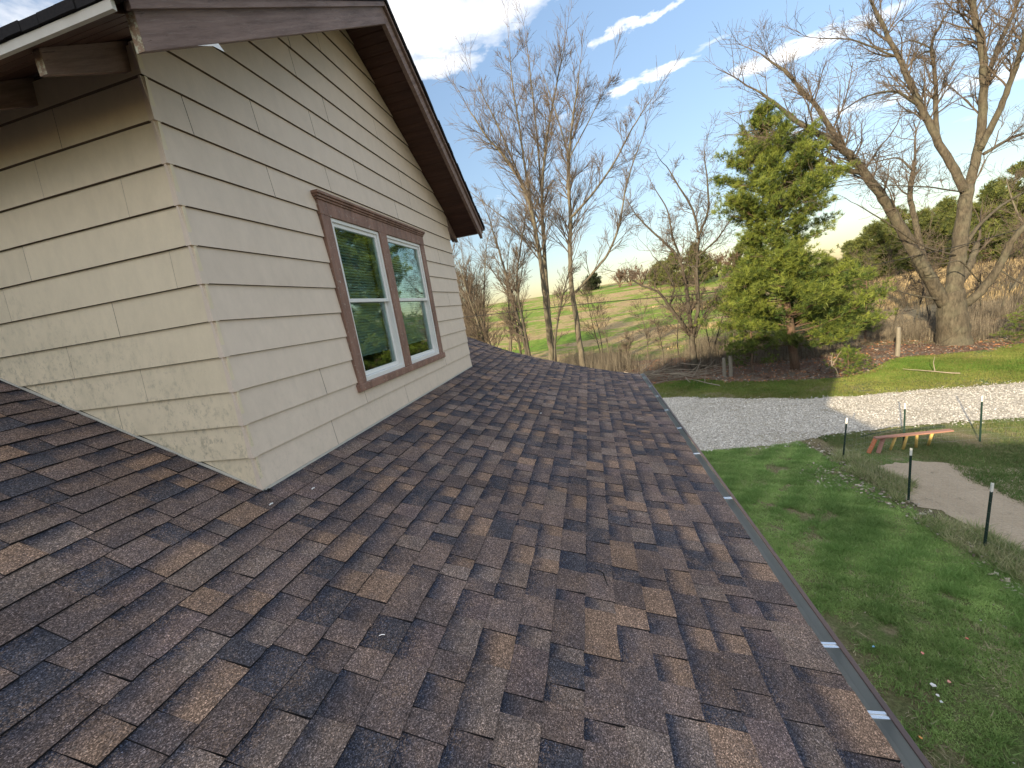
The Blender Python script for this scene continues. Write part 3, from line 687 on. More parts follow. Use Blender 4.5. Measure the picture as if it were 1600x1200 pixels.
# loose paint curl under the near barge
b = MB(); b.add([(XR-.001, 1.62, ztop(1.62)-.205), (XR+.0, 1.74, ztop(1.74)-.206), (XR+.004, 1.76, ztop(1.74)-.23), (XR+.006, 1.70, ztop(1.7)-.215)], [(0, 1, 2, 3)]); ds(b, 'paint_curl', MVW)
# small scraps lying on the shingles
for (s_, y_, ln, mt, lab) in ((1.05, 1.13, .022, MAL, 'tiny bright staple lying on the shingles left of centre'), (.9, 5.05, .02, MVW, None), (1.3, 4.3, .018, MVW, None), (.2, 1.85, .02, MVW, None), (.12, 1.62, .02, MVW, None)):
    x_, z_ = rp(s_, .0135); a = random.random()*3; b = MB()
    b.tube([(x_-ln/2*math.cos(a), y_-ln/2*math.sin(a), z_), (x_, y_, z_+.003), (x_+ln/2*math.cos(a), y_+ln/2*math.sin(a), z_)], .0018 if mt is MAL else .004, 5)
    o = b.build('staple' if mt is MAL else 'paint_flake', mt)
    tag(o, lab or {5.05: 'white paint flake on the shingles farthest from the camera', 4.3: 'white paint flake on the middle of the roof slope', 1.85: 'white paint flake beside the wall corner on the window side', 1.62: 'white paint flake just below the wall corner'}[y_], 'staple' if mt is MAL else 'paint flake')
x_, z_ = rp(1.93, .012); b = MB(); b.tube([(x_-.05, 1.86, z_), (x_, 1.80, z_+.016), (x_+.02, 1.72, z_)], [.001, .004, .001], 4); tag(b.build('curled_leaf', MSL), 'dark curled leaf sliver lying on the middle of the shingles', 'leaf')

# ------------------------------------------------------------------ trees
def nrm(v): return v/(np.linalg.norm(v)+1e-9)
UPV = np.array([0, 0, 1.])
class TreeB:
    def __init__(s, seed): s.r = np.random.default_rng(seed); s.tw = MB(); s.count = 0
    def poly(s, p, d, L, n, wander, lift):
        pts = [p]; d = nrm(d)
        for i in range(n):
            d = nrm(d+s.r.normal(0, wander, 3)+UPV*lift); p = p+d*L/n; pts.append(p)
        return np.array(pts), d
    def grow(s, p, d, L, r, lev, maxlev, par):
        n = 5 if lev < maxlev else 4
        pts, dd = s.poly(p, d, L, n, par['wander'], par['lift'])
        rad = np.linspace(r, max(r*.35, par['rmin']), n+1)
        s.tw.tube(pts, rad, 5 if r > .03 else 3, cap=False); s.count += 1
        if lev >= maxlev: return
        nk = par['kids'][lev]
        for k in range(nk):
            t = s.r.uniform(.15, .97)
            i = min(int(t*n), n-1); q = pts[i]+(pts[i+1]-pts[i])*(t*n-i); dl = nrm(pts[i+1]-pts[i])
            a = math.radians(s.r.uniform(*par['ang'])); perp = nrm(np.cross(dl, s.r.normal(0, 1, 3)))
            nd = nrm(dl*math.cos(a)+perp*math.sin(a)); 
            s.grow(q, nd, L*s.r.uniform(*par['ratio'])*(1-.35*t+.2), max(rad[i]*.6, par['rmin']), lev+1, maxlev, par)
DEF = dict(wander=.13, lift=.05, kids=[4, 4, 3, 2], ang=(22, 55), ratio=(.45, .72), rmin=.006)
def smooth_poly(P, n):
    P = np.asarray(P, float); 
    t = np.concatenate([[0], np.cumsum(np.linalg.norm(np.diff(P, axis=0), axis=1))]); t /= t[-1]
    tt = np.linspace(0, 1, n); Q = np.stack([np.interp(tt, t, P[:, i]) for i in range(3)], 1)
    for _ in range(2): Q[1:-1] = (Q[:-2]+2*Q[1:-1]+Q[2:])/4
    return Q
def guided_tree(name, label, limbs, y, seed, barkm, twigm, cat='tree', group=None, lv=3, klen=2.6, sprout=7, par=None, depth=.25, trunk_i=(0,), rs=1.0, first=.25, zmin=0):
    """limbs: list of (pixel polyline, r0, r1, depth offset at tip); built at forward distance y with real depth"""
    par = {**DEF, **(par or {})}; T = TreeB(seed)
    base = px(*limbs[0][0][0], y); bz = float(terrain(base[0], base[1]))
    root = empty(name, (base[0], base[1], bz)); tag(root, label, cat, group)
    for li, (pl, r0, r1, dy) in enumerate(limbs):
        n = len(pl); dy0 = 0
        if isinstance(dy, tuple): dy0, dy = dy
        W = [px(u, v_, y+dy0+(dy-dy0)*(i/(n-1))) for i, (u, v_) in enumerate(pl)]
        if li in trunk_i: W[0] = np.array([W[0][0], W[0][1], min(W[0][2], float(terrain(W[0][0], W[0][1])))-.15])
        Q = smooth_poly(W, max(10, n*4)); Q[1:-1] += T.r.normal(0, min(.02, r0*.10), (len(Q)-2, 3))
        rad = np.linspace(1, 0, len(Q))**.8*(r0-r1)+r1
        if li in trunk_i: rad[:3] *= np.array([1.35, 1.15, 1.05])
        b = MB(); b.tube(Q, rad*rs, 10 if r0 > .12 else 7)
        o = b.build('trunk' if li in trunk_i else 'limb', barkm, smooth=True); adopt(o, root)
        Ltot = np.linalg.norm(np.diff(Q, axis=0), axis=1).sum()
        for k in range(int(sprout*max(1, Ltot/4))):
            t = T.r.uniform(first if li in trunk_i else (.34 if r0 > .15 else .14), 1)
            i = min(int(t*(len(Q)-1)), len(Q)-2); dl = nrm(Q[i+1]-Q[i]); perp = nrm(np.cross(dl, T.r.normal(0, 1, 3)))
            if Q[i][2] < zmin and T.r.random() > .10: continue
            a = math.radians(T.r.uniform(25, 60)); T.grow(Q[i], nrm(dl*math.cos(a)+perp*math.sin(a)+UPV*.1), klen*min(1, .42+r0*3)*T.r.uniform(.5, 1.1)*(1.15-.5*t), min(max(rad[i]*rs*.38, .012), .045), 0, lv, par)
        if r1 < .13: T.grow(Q[-1], Q[-1]-Q[-2], klen*.8, min(max(r1*rs, .01), .06), 0, lv, par)
    o = T.tw.build('twigs', twigm); adopt(o, root); o['kind'] = 'stuff'
    return root, T.count

def auto_tree(name, label, x, y, h, seed, barkm, twigm, group=None, lv=3, r=.12, stems=1, spread=.25, klen=None, sprout=14, par=None, cat='tree', lean=(0, 0)):
    par = {**DEF, **(par or {})}; T = TreeB(seed); z = float(terrain(x, y)); root = empty(name, (x, y, z)); tag(root, label, cat, group)
    for st in range(stems):
        d = nrm(np.array([T.r.normal(0, spread)+lean[0], T.r.normal(0, spread)+lean[1], 1.]))
        pts, dd = T.poly(np.array([x+T.r.normal(0, .12)*(stems > 1), y+T.r.normal(0, .12)*(stems > 1), z-.1]), d, h*T.r.uniform(.75, 1), 9, .06, .03)
        Q = smooth_poly(pts, 20); rad = np.linspace(r, r*.18, 20); rad[:2] *= 1.2
        b = MB(); b.tube(Q, rad, 8); adopt(b.build('trunk', barkm, smooth=True), root)
        for k in range(sprout):
            t = T.r.uniform(.25, 1); i = min(int(t*19), 18); dl = nrm(Q[i+1]-Q[i]); perp = nrm(np.cross(dl, T.r.normal(0, 1, 3))); a = math.radians(T.r.uniform(25, 55))
            T.grow(Q[i], nrm(dl*math.cos(a)+perp*math.sin(a)+UPV*.12), (klen or h*.26)*T.r.uniform(.6, 1.1)*(1.2-.55*t), max(rad[i]*.4, .01), 0, lv, par)
    adopt(T.tw.build('twigs', twigm), root)['kind'] = 'stuff'
    return root, T.count
cnt = 0
UPR = dict(wander=.07, lift=.04, ang=(15, 42), kids=[6, 4, 3], ratio=(.38, .72), rmin=.0075)
# tall pair behind the end of the roof
_, c_ = guided_tree('bare_tree', 'tallest bare tree with two close grey trunks beyond the roof end', [
    ([(863, 575), (862, 556), (855, 500), (851, 450), (840, 375), (830, 325), (815, 285), (790, 245), (760, 215), (735, 175)], .26, .035, (0, -2.0)),
    ([(866, 575), (866, 550), (857, 500), (853, 430), (848, 350), (846, 300), (852, 230), (866, 150), (880, 80)], .22, .03, (.5, 1.5)),
    ([(831, 328), (820, 260), (812, 200), (800, 130), (796, 70)], .11, .02, (0, 1.2)),
    ([(815, 285), (780, 200), (745, 130)], .08, .02, (-1, 0)),
    ([(846, 300), (838, 200), (828, 110), (822, 60)], .09, .02, (1.5, 3)),
    ([(853, 420), (800, 350), (760, 320), (735, 300)], .05, .02, (0, -1.5))],
    32, 3, MB1, MTW, group='bare trees beyond the roof end', lv=2, klen=3.4, sprout=9.5, par=UPR, trunk_i=(0, 1), first=.45); cnt += c_
_, c_ = guided_tree('bare_tree', 'straight bare tree with one long limb bending right beyond the roof', [
    ([(914, 590), (910, 567), (901, 500), (893, 450), (890, 380), (892, 340), (888, 290), (889, 240), (897, 170), (905, 110)], .23, .03, (0, 1)),
    ([(899, 457), (922, 432), (950, 398), (968, 355), (976, 300), (990, 250), (1000, 225)], .10, .025, (0, -1.5)),
    ([(892, 340), (925, 305), (960, 255), (985, 205), (1010, 165), (1022, 150)], .09, .02, (0, 1.5)),
    ([(890, 250), (870, 180), (850, 120)], .06, .02, (.6, 2)),
    ([(893, 385), (872, 355), (850, 335)], .05, .02, (.3, -1)), ([(888, 250), (920, 190), (950, 130)], .05, .015, (.6, 2))],
    29, 5, MB1, MTW, group='bare trees beyond the roof end', lv=2, klen=2.9, sprout=9.5, par=UPR, first=.4); cnt += c_
_, c_ = guided_tree('bare_tree', 'dark many-stemmed bare tree left of the tall pair', [
    ([(828, 570), (822, 545), (806, 485), (791, 430), (775, 375), (760, 330)], .15, .03, (0, 1)),
    ([(832, 570), (825, 540), (812, 480), (806, 430), (815, 380), (822, 330)], .12, .03, (0, -1)),
    ([(818, 570), (812, 540), (800, 470), (775, 430), (750, 400)], .10, .02, (.4, 1)),
    ([(860, 560), (868, 520), (880, 460), (890, 420), (900, 395)], .09, .02, (0, 1))],
    27, 9, MB2, MTW, group='bare trees beyond the roof end', lv=2, klen=2.0, sprout=12, par=UPR, trunk_i=(0, 1, 2, 3), first=.3); cnt += c_
for k, (u, hh, yy) in enumerate([(742, 9, 30), (757, 11, 33), (772, 9, 29), (728, 10, 36), (790, 10, 38), (715, 9, 31)]):
    p = px(u, 520, yy); hh = hh+2.5
    labs = ['bare tree nearest the house wall in the left thicket', 'taller bare tree second from the house wall', 'bare tree standing between the house wall and the dark clump', 'bare tree half hidden behind the far end of the wall', 'slender bare tree farther back behind the dark clump', 'bare tree mostly hidden by the dormer wall']
    _, c_ = auto_tree('bare_tree', labs[k], p[0], p[1], hh, 20+k, MB1, MTW, group='bare trees of the left thicket', r=.13, stems=2, spread=.12, lv=2, klen=2.1, sprout=26, par=UPR); cnt += c_
# crooked multi-stem tree
CRK = dict(wander=.22, lift=.04, ang=(25, 65), kids=[5, 4, 3], ratio=(.45, .75), rmin=.007)
_, c_ = guided_tree('bare_tree', 'crooked dark tree forking low just left of the pine', [
    ([(1087, 590), (1085, 572), (1083, 545), (1080, 522)], .23, .16, 0),
    ([(1080, 524), (1062, 500), (1045, 478), (1030, 455), (1000, 445), (975, 430)], .12, .03, (0, -1)),
    ([(1081, 526), (1076, 480), (1072, 440), (1060, 400), (1035, 375), (1005, 350), (990, 330)], .13, .03, (0, 1)),
    ([(1083, 524), (1092, 475), (1088, 425), (1092, 370), (1085, 330), (1060, 290), (1045, 265)], .12, .03, (0, -.5)),
    ([(1086, 528), (1100, 490), (1118, 470), (1128, 440)], .07, .02, (0, 1.2)),
    ([(1090, 372), (1108, 330), (1105, 280), (1100, 240)], .08, .02, (-.5, .6)),
    ([(1091, 400), (1120, 375), (1140, 345), (1150, 330)], .06, .02, (-.4, 1)),
    ([(1066, 410), (1050, 370), (1045, 330), (1020, 290)], .07, .02, (.5, 1.2)),
    ([(1045, 478), (1055, 450), (1040, 420), (1020, 400)], .05, .02, (-.4, -1.4))],
    26.5, 12, MB2, MTW, lv=2, klen=2.1, sprout=13, zmin=2.2, par=CRK, first=.9); cnt += c_
# the old maple
MAP = dict(wander=.13, lift=.03, ang=(20, 55), kids=[6, 4, 3], ratio=(.40, .75), rmin=.0065)
_, c_ = guided_tree('old_maple_tree', 'huge bare maple with a thick trunk at the right', [
    ([(1492, 548), (1491, 528), (1487, 490), (1486, 455)], .78, .52, 0),
    ([(1478, 478), (1455, 440), (1432, 400), (1410, 360), (1380, 310), (1350, 268), (1318, 232), (1290, 212), (1250, 195), (1215, 165), (1180, 140)], .32, .04, (0, -2)),
    ([(1316, 232), (1290, 185), (1262, 150), (1225, 110), (1190, 85)], .14, .03, (-1.2, 0)),
    ([(1352, 272), (1310, 262), (1270, 235), (1235, 220), (1195, 215)], .12, .03, (-.8, -3)),
    ([(1488, 462), (1497, 400), (1505, 340), (1512, 290)], .38, .26, (0, .4)),
    ([(1508, 300), (1490, 262), (1465, 220), (1438, 165), (1412, 105), (1385, 50), (1360, 0)], .20, .06, (.3, 2)),
    ([(1514, 292), (1528, 240), (1536, 180), (1538, 120), (1532, 60), (1520, 5), (1512, -40)], .21, .09, (.4, .2)),
    ([(1530, 235), (1552, 195), (1575, 140), (1592, 90), (1604, 40)], .16, .06, (.3, -1.5)),
    ([(1465, 222), (1462, 170), (1462, 110), (1452, 70), (1480, 20)], .12, .04, (1, 2.4)),
    ([(1540, 130), (1560, 70), (1585, 20), (1600, -30)], .12, .05, (.3, 2.5)),
    ([(1496, 480), (1520, 468), (1545, 440), (1565, 412), (1578, 380), (1600, 352), (1640, 330)], .22, .08, (0, -1.4)),
    ([(1492, 450), (1508, 430), (1520, 405), (1527, 380)], .20, .12, (.3, 1.5)),
    ([(1450, 430), (1440, 390), (1428, 340), (1420, 300), (1428, 262)], .15, .10, (-.6, .8)),
    ([(1428, 268), (1405, 245), (1380, 250), (1340, 262)], .05, .02, (.8, 2)),
    ([(1502, 395), (1530, 350), (1565, 320), (1600, 300)], .10, .04, (0, 2)),
    ([(1436, 165), (1400, 140), (1350, 150), (1300, 185)], .07, .02, (1.2, 0)),
    ([(1412, 110), (1440, 82), (1462, 78), (1420, 60), (1360, 95)], .05, .02, (1.6, 3)),
    ([(1495, 400), (1440, 385), (1390, 350), (1340, 320)], .05, .02, (0, -3)),
    ([(1480, 470), (1430, 462), (1385, 450)], .05, .02, (0, -2)),
    ([(1505, 300), (1450, 292), (1400, 290), (1330, 287)], .04, .015, (.2, -3)),
    ([(1538, 240), (1580, 215), (1625, 200)], .09, .04, (.3, 2)),
    ([(1404, 90), (1330, 60), (1280, 60)], .05, .02, (1.6, 1)),
    ([(1530, 440), (1500, 405), (1470, 415), (1450, 400)], .035, .012, (-1, -4)),
    ([(1560, 420), (1590, 440), (1620, 455)], .04, .015, (-.5, -3))],
    26.5, 14, MB3, MTW, lv=2, klen=3.0, sprout=10, zmin=8.0, par=MAP, first=.85); cnt += c_
# more bare trees in the hedge line
for k, (u, v_, hh, yy, lb) in enumerate([(1012, 560, 5.5, 33, 'thin bare sapling behind the brush near the gutter end'), (955, 560, 5.0, 34, 'thin bare sapling right of the straight tree'), (982, 560, 3.2, 31, 'low bare sapling in the grey brush'), (1140, 560, 6, 29, 'slim bare tree against the left edge of the pine'),
                                     (1345, 520, 5, 33, 'bare sapling between the pine and the maple'), (1575, 500, 9, 38, 'pale bare tree behind the maple at the right edge'), (1610, 500, 10, 42, 'bare tree cut by the right edge of the picture')]):
    p = px(u, v_, yy)
    _, c_ = auto_tree('bare_sapling' if hh < 7 else 'bare_tree', lb, p[0], p[1], hh, 50+k, MB1, MTW, r=.05 if hh < 7 else .14, stems=2 if k in (2, 3) else 1, spread=.14, lv=2, sprout=12, klen=hh*.26, par=UPR); cnt += c_

hl = ['between the crooked tree and the pine', 'just left of the pine trunk', 'behind the right boughs of the pine', 'right of the pine and left of the wooden post', 'beside the grey wooden post', 'left of the maple trunk', 'behind the left limb of the maple', 'right of the maple trunk', 'under the right limb of the maple', 'nearest the right edge of the picture', 'behind the cut branch pile', 'left of the crooked tree', 'behind the straight tree with the long limb']
for k, (u, yy, hh) in enumerate([(1112, 30, 6.), (1155, 31, 7.), (1318, 31, 5.), (1362, 32, 6.), (1395, 30, 5.), (1428, 31, 6.5), (1452, 33, 7.), (1532, 32, 5.5), (1562, 33, 7.), (1590, 34, 6.), (1035, 30, 4.5), (1058, 33, 6.5), (935, 36, 7.)]):
    p = px(u, 520, yy); auto_tree('bare_sapling', 'thin bare sapling '+hl[k], p[0], p[1], hh, 90+k, MB2, MTW, r=.045, stems=2 if k % 3 == 0 else 1, spread=.12, lv=2, sprout=13, klen=hh*.27, par={**UPR, 'ang': (20, 55)}, group='bare saplings of the hedge line')

# ------------------------------------------------------------------ pines
def tufts(P, D, r, n, ln, wd, colA, colB, colmix=None):
    """needle tufts: P (k,3) centres, D (k,3) directions, n needles each"""
    k = len(P); P_ = np.repeat(P, n, 0); D_ = np.repeat(D, n, 0)
    d = D_*.75+r.normal(0, .62, (k*n, 3)); d /= np.linalg.norm(d, axis=1)[:, None]
    L = ln*r.uniform(.6, 1.15, (k*n, 1)); side = np.cross(d, r.normal(0, 1, (k*n, 3))); side /= np.linalg.norm(side, axis=1)[:, None]
    w = wd*r.uniform(.7, 1.3, (k*n, 1)); o = P_+r.normal(0, ln*.12, (k*n, 3))
    V = np.stack([o-side*w, o+side*w, o+d*L], 1).reshape(-1, 3); F = np.arange(k*n*3).reshape(-1, 3)
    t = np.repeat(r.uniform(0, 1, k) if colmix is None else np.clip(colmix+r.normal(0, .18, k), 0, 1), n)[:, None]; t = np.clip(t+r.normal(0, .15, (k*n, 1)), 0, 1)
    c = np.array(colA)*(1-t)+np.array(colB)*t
    return V, F, np.repeat(c, 3, 0)
def pine(name, label, x, y, h, seed, widths, nb, ntuft, ln=.13, wd=.006, colA=(.05, .095, .025), colB=(.18, .23, .04), lean=(0, 0), needles=26, cat='pine tree', group=None, r0=.17, droop=.0, zlow=.1, keep=None, layers=0):
    r = np.random.default_rng(seed); z = float(terrain(x, y)); root = empty(name, (x, y, z)); tag(root, label, cat, group)
    tp = [np.array([x+lean[0]*t*h, y+lean[1]*t*h, z-.1+t*h]) for t in np.linspace(0, 1, 12)]; tp = np.array(tp); tp[1:-1, :2] += r.normal(0, .02, (10, 2))
    adopt(MB().tube(tp, np.linspace(r0, .02, 12), 8).build('trunk', MB4, smooth=True), root)
    br = MB(); TPs = []; TD = []; TM = []
    for k in range(nb):
        t = zlow+(1-zlow)*(k+r.uniform(0, 1))/nb; wv = np.interp(t, [w[0] for w in widths], [w[1] for w in widths])
        if layers: t = min(1, (round(t*layers)+r.normal(0, .13))/layers)
        az = r.uniform(0, 2*math.pi)
        if keep and not keep(t, az, r): continue
        L = wv*r.uniform(.55, 1.08)*(1+.12*math.sin(az*2+seed+t*5)); el = .10+.55*t*t-droop+r.normal(0, .08)
        p = np.array([np.interp(t, np.linspace(0, 1, 12), tp[:, i]) for i in range(3)]); d = nrm(np.array([math.cos(az), math.sin(az), el]))
        pts = [p]; n = 6
        for j in range(n): d = nrm(d+np.array([0, 0, .035])+r.normal(0, .06, 3)); p = p+d*L/n; pts.append(p)
        pts = np.array(pts); br.tube(pts, np.linspace(.035*min(1, L/2), .006, n+1), 4, cap=False)
        nsub = max(3, int(L*5.0))
        for q in range(nsub):
            u = r.uniform(.22, 1) if q else 1.; i = min(int(u*n), n-1); q0 = pts[i]+(pts[i+1]-pts[i])*(u*n-i); dl = nrm(pts[i+1]-pts[i])
            lat = nrm(np.cross(dl, UPV))*(1 if r.random() < .5 else -1)
            sd = nrm(dl*.8+lat*r.uniform(.2, 1.1)+UPV*r.uniform(-.05, .35)); sL = L*.30*r.uniform(.5, 1.1)*(1.15-u*.6)+.12
            q1 = q0+sd*sL; br.tube([q0, (q0+q1)/2+r.normal(0, .02, 3), q1], [.010, .007, .004], 3, cap=False)
            mfrac = r.uniform(0, 1)
            for w in range(ntuft):
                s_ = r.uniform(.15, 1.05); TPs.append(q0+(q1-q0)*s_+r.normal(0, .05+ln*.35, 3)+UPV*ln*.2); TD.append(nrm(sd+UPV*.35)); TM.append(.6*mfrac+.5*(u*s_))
    adopt(br.build('branches', MB4), root)
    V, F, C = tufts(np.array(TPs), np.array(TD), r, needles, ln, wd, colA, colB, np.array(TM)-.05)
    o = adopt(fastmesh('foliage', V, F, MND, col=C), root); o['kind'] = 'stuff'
    return root, len(F)
pb = px(1243, 580, 24.2); ptop = px(1196, 165, 24.2); ph = ptop[2]-.2
_, n1 = pine('pine_tree', 'tall loose green pine with its lower boughs sunlit yellow-green', pb[0], 24.2, ph, 4,
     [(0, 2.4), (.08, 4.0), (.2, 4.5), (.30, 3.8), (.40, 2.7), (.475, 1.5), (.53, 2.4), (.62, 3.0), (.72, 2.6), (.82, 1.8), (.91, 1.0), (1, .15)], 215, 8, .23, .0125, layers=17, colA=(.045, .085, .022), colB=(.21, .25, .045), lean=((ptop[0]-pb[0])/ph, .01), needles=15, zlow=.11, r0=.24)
print('pine h', ph)
ntri = n1
# lower sprawling pine boughs to the right, and far evergreens
for (u, v_, yy, hh, wd_, lb, sd) in [(1352, 520, 30, 4.6, 1.9, 'low spreading pine between the tall pine and the maple', 5), (1175, 560, 24.5, 3.4, 1.3, 'small pine sapling at the left foot of the tall pine', 6), (1325, 590, 21.8, 1.2, .9, 'knee high pine sapling in front of the leaf bank', 8), (1612, 540, 25, 2.2, 1.3, 'low green bush cut by the right edge under the maple', 9)]:
    p = px(u, v_, yy)
    _, n1 = pine('young_pine', lb, p[0], p[1], hh, sd, [(0, wd_), (.4, wd_*.9), (.8, wd_*.45), (1, .1)], int(18+hh*6), 4, .14, .0068, needles=22, r0=.07, zlow=.12); ntri += n1
for (u, v_, yy, hh, wd_, lb, sd) in [(1365, 440, 62, 7.5, 2.6, 'left one of the dark evergreens behind the tan grass', 31), (1400, 440, 66, 9.0, 3.0, 'tallest dark evergreen behind the tan grass', 32), (1438, 440, 64, 8.0, 3.0, 'dark evergreen seen through the fork of the maple', 33), (1470, 430, 66, 9, 3.0, 'dark evergreen hidden behind the maple trunk', 34),
                                     (1545, 420, 60, 9.5, 3.2, 'evergreen right of the maple trunk', 35), (1590, 420, 62, 12, 3.6, 'big evergreen at the right edge behind the maple', 36), (1330, 430, 70, 6, 2.4, 'evergreen behind the upper right of the pine', 37),
                                     (1055, 440, 92, 7, 2.6, 'left conifer of the pair on the hill', 38), (1087, 440, 90, 8, 2.6, 'right conifer of the pair on the hill', 39), (1035, 440, 100, 5, 2.8, 'low rounded conifer left of the hill pair', 40), (1165, 430, 95, 7, 2.8, 'conifer on the hill behind the left side of the pine', 42)]:
    p = px(u, v_, yy)
    _, n1 = pine('evergreen_tree', lb, p[0], p[1], hh*(.98 if yy < 80 else 1), sd, [(0, wd_*1.2), (.3, wd_*1.25), (.7, wd_*.7), (1, .2)], 70, 3, .5, .045, (.055, .08, .03), (.17, .19, .05), needles=14, r0=.14, zlow=.04, group='evergreens on the hill'); ntri += n1
for (u, v_, yy, hh, wd_, lb, sd) in [(921, 455, 118, 3.8, 1.7, 'left half of the small dark cedar clump on the skyline', 43), (932, 455, 120, 4.4, 2.0, 'right half of the small dark cedar clump on the skyline', 44)]:
    p = px(u, v_, yy)
    _, n1 = pine('cedar_bush', lb, p[0], p[1], hh, sd, [(0, wd_), (.5, wd_), (1, .4)], 40, 3, .45, .05, (.02, .035, .016), (.045, .06, .025), needles=12, r0=.14, zlow=.02, cat='bush'); ntri += n1
# bare hedge clumps on the skyline
for k, (u, yy, hh) in enumerate([(968, 112, 4.5), (985, 112, 4.8), (1002, 110, 4.4), (1120, 100, 6), (1140, 96, 6.5)]):
    p = px(u, 445, yy)
    labs = ['leftmost brown bare clump of the skyline hedge', 'middle brown bare clump of the skyline hedge', 'rightmost brown bare clump of the skyline hedge', 'brown bare tree on the hill right of the conifer pair', 'brown bare tree on the hill touching the pine outline']
    auto_tree('hedge_clump', labs[k], p[0], p[1], hh, 80+k, MB4, MB4, r=.12, stems=6, spread=.45, lv=2, sprout=8, klen=1.8, cat='bush', par={**UPR, 'rmin': .03, 'kids': [5, 4, 3]}, group='bare clumps on the skyline')

# ------------------------------------------------------------------ ground cover
def inpoly(x, y, poly):
    c = np.zeros(len(x), bool); n = len(poly); j = n-1
    for i in range(n):
        xi_, yi_ = poly[i]; xj, yj = poly[j]
        c ^= ((yi_ > y) != (yj > y)) & (x < (xj-xi_)*(y-yi_)/(yj-yi_+1e-12)+xi_); j = i
    return c
def fbm(x, y, f, seed=0):
    out = np.zeros(len(x)); r = np.random.default_rng(seed); a = 1.
    for o in range(4):
        for _ in range(3):
            th = r.uniform(0, 6.28); ph = r.uniform(0, 6.28); ff = f*(2**o)*r.uniform(.7, 1.3); out += a*np.sin((x*math.cos(th)+y*math.sin(th))*ff+ph)/3
        a *= .6
    return out
def visible(x, y, z, m_=40):
    u, v_, d = proj(np.stack([x, y, z], -1)); return (d > .3) & (u > -m_) & (u < 1600+m_) & (v_ > -m_) & (v_ < 1200+m_)
def blades(name, x, y, z, h, w, spread, nb, c0, c1, mat, r, lean=.35, label=None, mixv=None):
    k = len(x); n = k*nb
    X = np.repeat(x, nb)+r.normal(0, spread, n); Y = np.repeat(y, nb)+r.normal(0, spread, n); Z = np.repeat(z, nb)
    hh = np.repeat(h, nb)*r.uniform(.5, 1.15, n); a = r.uniform(0, 6.283, n); ln = r.normal(0, lean, (n, 2))*hh[:, None]
    ww = w*r.uniform(.6, 1.3, n); dx = np.cos(a)*ww; dy = np.sin(a)*ww
    A = np.stack([X-dx, Y-dy, Z], 1); B = np.stack([X+dx, Y+dy, Z], 1); T = np.stack([X+ln[:, 0], Y+ln[:, 1], Z+hh], 1)
    V = np.stack([A, B, T], 1).reshape(-1, 3); F = np.arange(n*3).reshape(-1, 3)
    t = (r.uniform(0, 1, k) if mixv is None else np.clip(mixv+r.normal(0, .15, k), 0, 1)); t = np.clip(np.repeat(t, nb)+r.normal(0, .15, n), 0, 1)[:, None]
    c = np.array(c0)*(1-t)+np.array(c1)*t
    o = fastmesh(name, V, F, mat, col=np.repeat(c, 3, 0)); tag(o, label, kind='stuff'); return n
r = np.random.default_rng(5)
DIRT = [(6.95, 11.6), (6.9, 9.8), (7.0, 8.0), (7.0, 6.5), (7.5, 4.5), (9.5, 4.2), (13, 6.0), (15, 8.5), (14.2, 9.8), (12.0, 9.9), (10.6, 10.6), (9.2, 11.4), (8.2, 11.9)]
# near lawn
def scatter(n, x0, x1, y0, y1): return r.uniform(x0, x1, n), r.uniform(y0, y1, n)
G0, G1 = (.19, .32, .09), (.42, .56, .20)
x, y = scatter(120000, 1.5, 8.0, 2.5, 15)
pn = fbm(x, y, 1.3, 3); bare = fbm(x, y, 2.3, 8)
edge_ = 6.62+.22*np.sin(y*1.3)+.25*fbm(x, y, 1.1, 4)
ok = visible(x, y, 0*x) & ~inpoly(x, y, DRIVE) & (x < edge_) & (bare+.5*fbm(x, y, 6., 77) < .62+r.uniform(-.3, .3, len(x))) & ~((y < 5.6) & (x < 4.6) & (fbm(x, y, 1.7, 9) > -.15+r.uniform(-.4, .4, len(x))))
x, y, pn = x[ok], y[ok], pn[ok]; fc = fbm(x, y, 8., 78)
nt_ = blades('lawn_grass', x, y, 0*x, .050+.035*np.clip(pn, -.5, 1)+.03*np.clip(fc, -.6, 1), .0065, .03, 7, G0, G1, MGS, r, .6, 'short green lawn grass beside the gutter', .5-.30*pn-.42*fc)
x, y = scatter(26000, 1.5, 8.0, 2.5, 15); pd = fbm(x, y, 1.9, 71)+.5*fbm(x, y, 6., 72)
ok = visible(x, y, 0*x) & ~inpoly(x, y, DRIVE) & (x < 6.9) & ((pd > .55+r.uniform(-.2, .2, len(x))) | ((y < 6.2) & (pd > .1)) | (r.uniform(0, 1, len(x)) < .05)); x, y = x[ok], y[ok]
nt_ += blades('dead_grass', x, y, 0*x, r.uniform(.03, .06, len(x)), .006, .04, 6, (.30, .26, .15), (.50, .45, .29), MDG, r, .9, 'straw coloured dead grass thatched through the lawn')
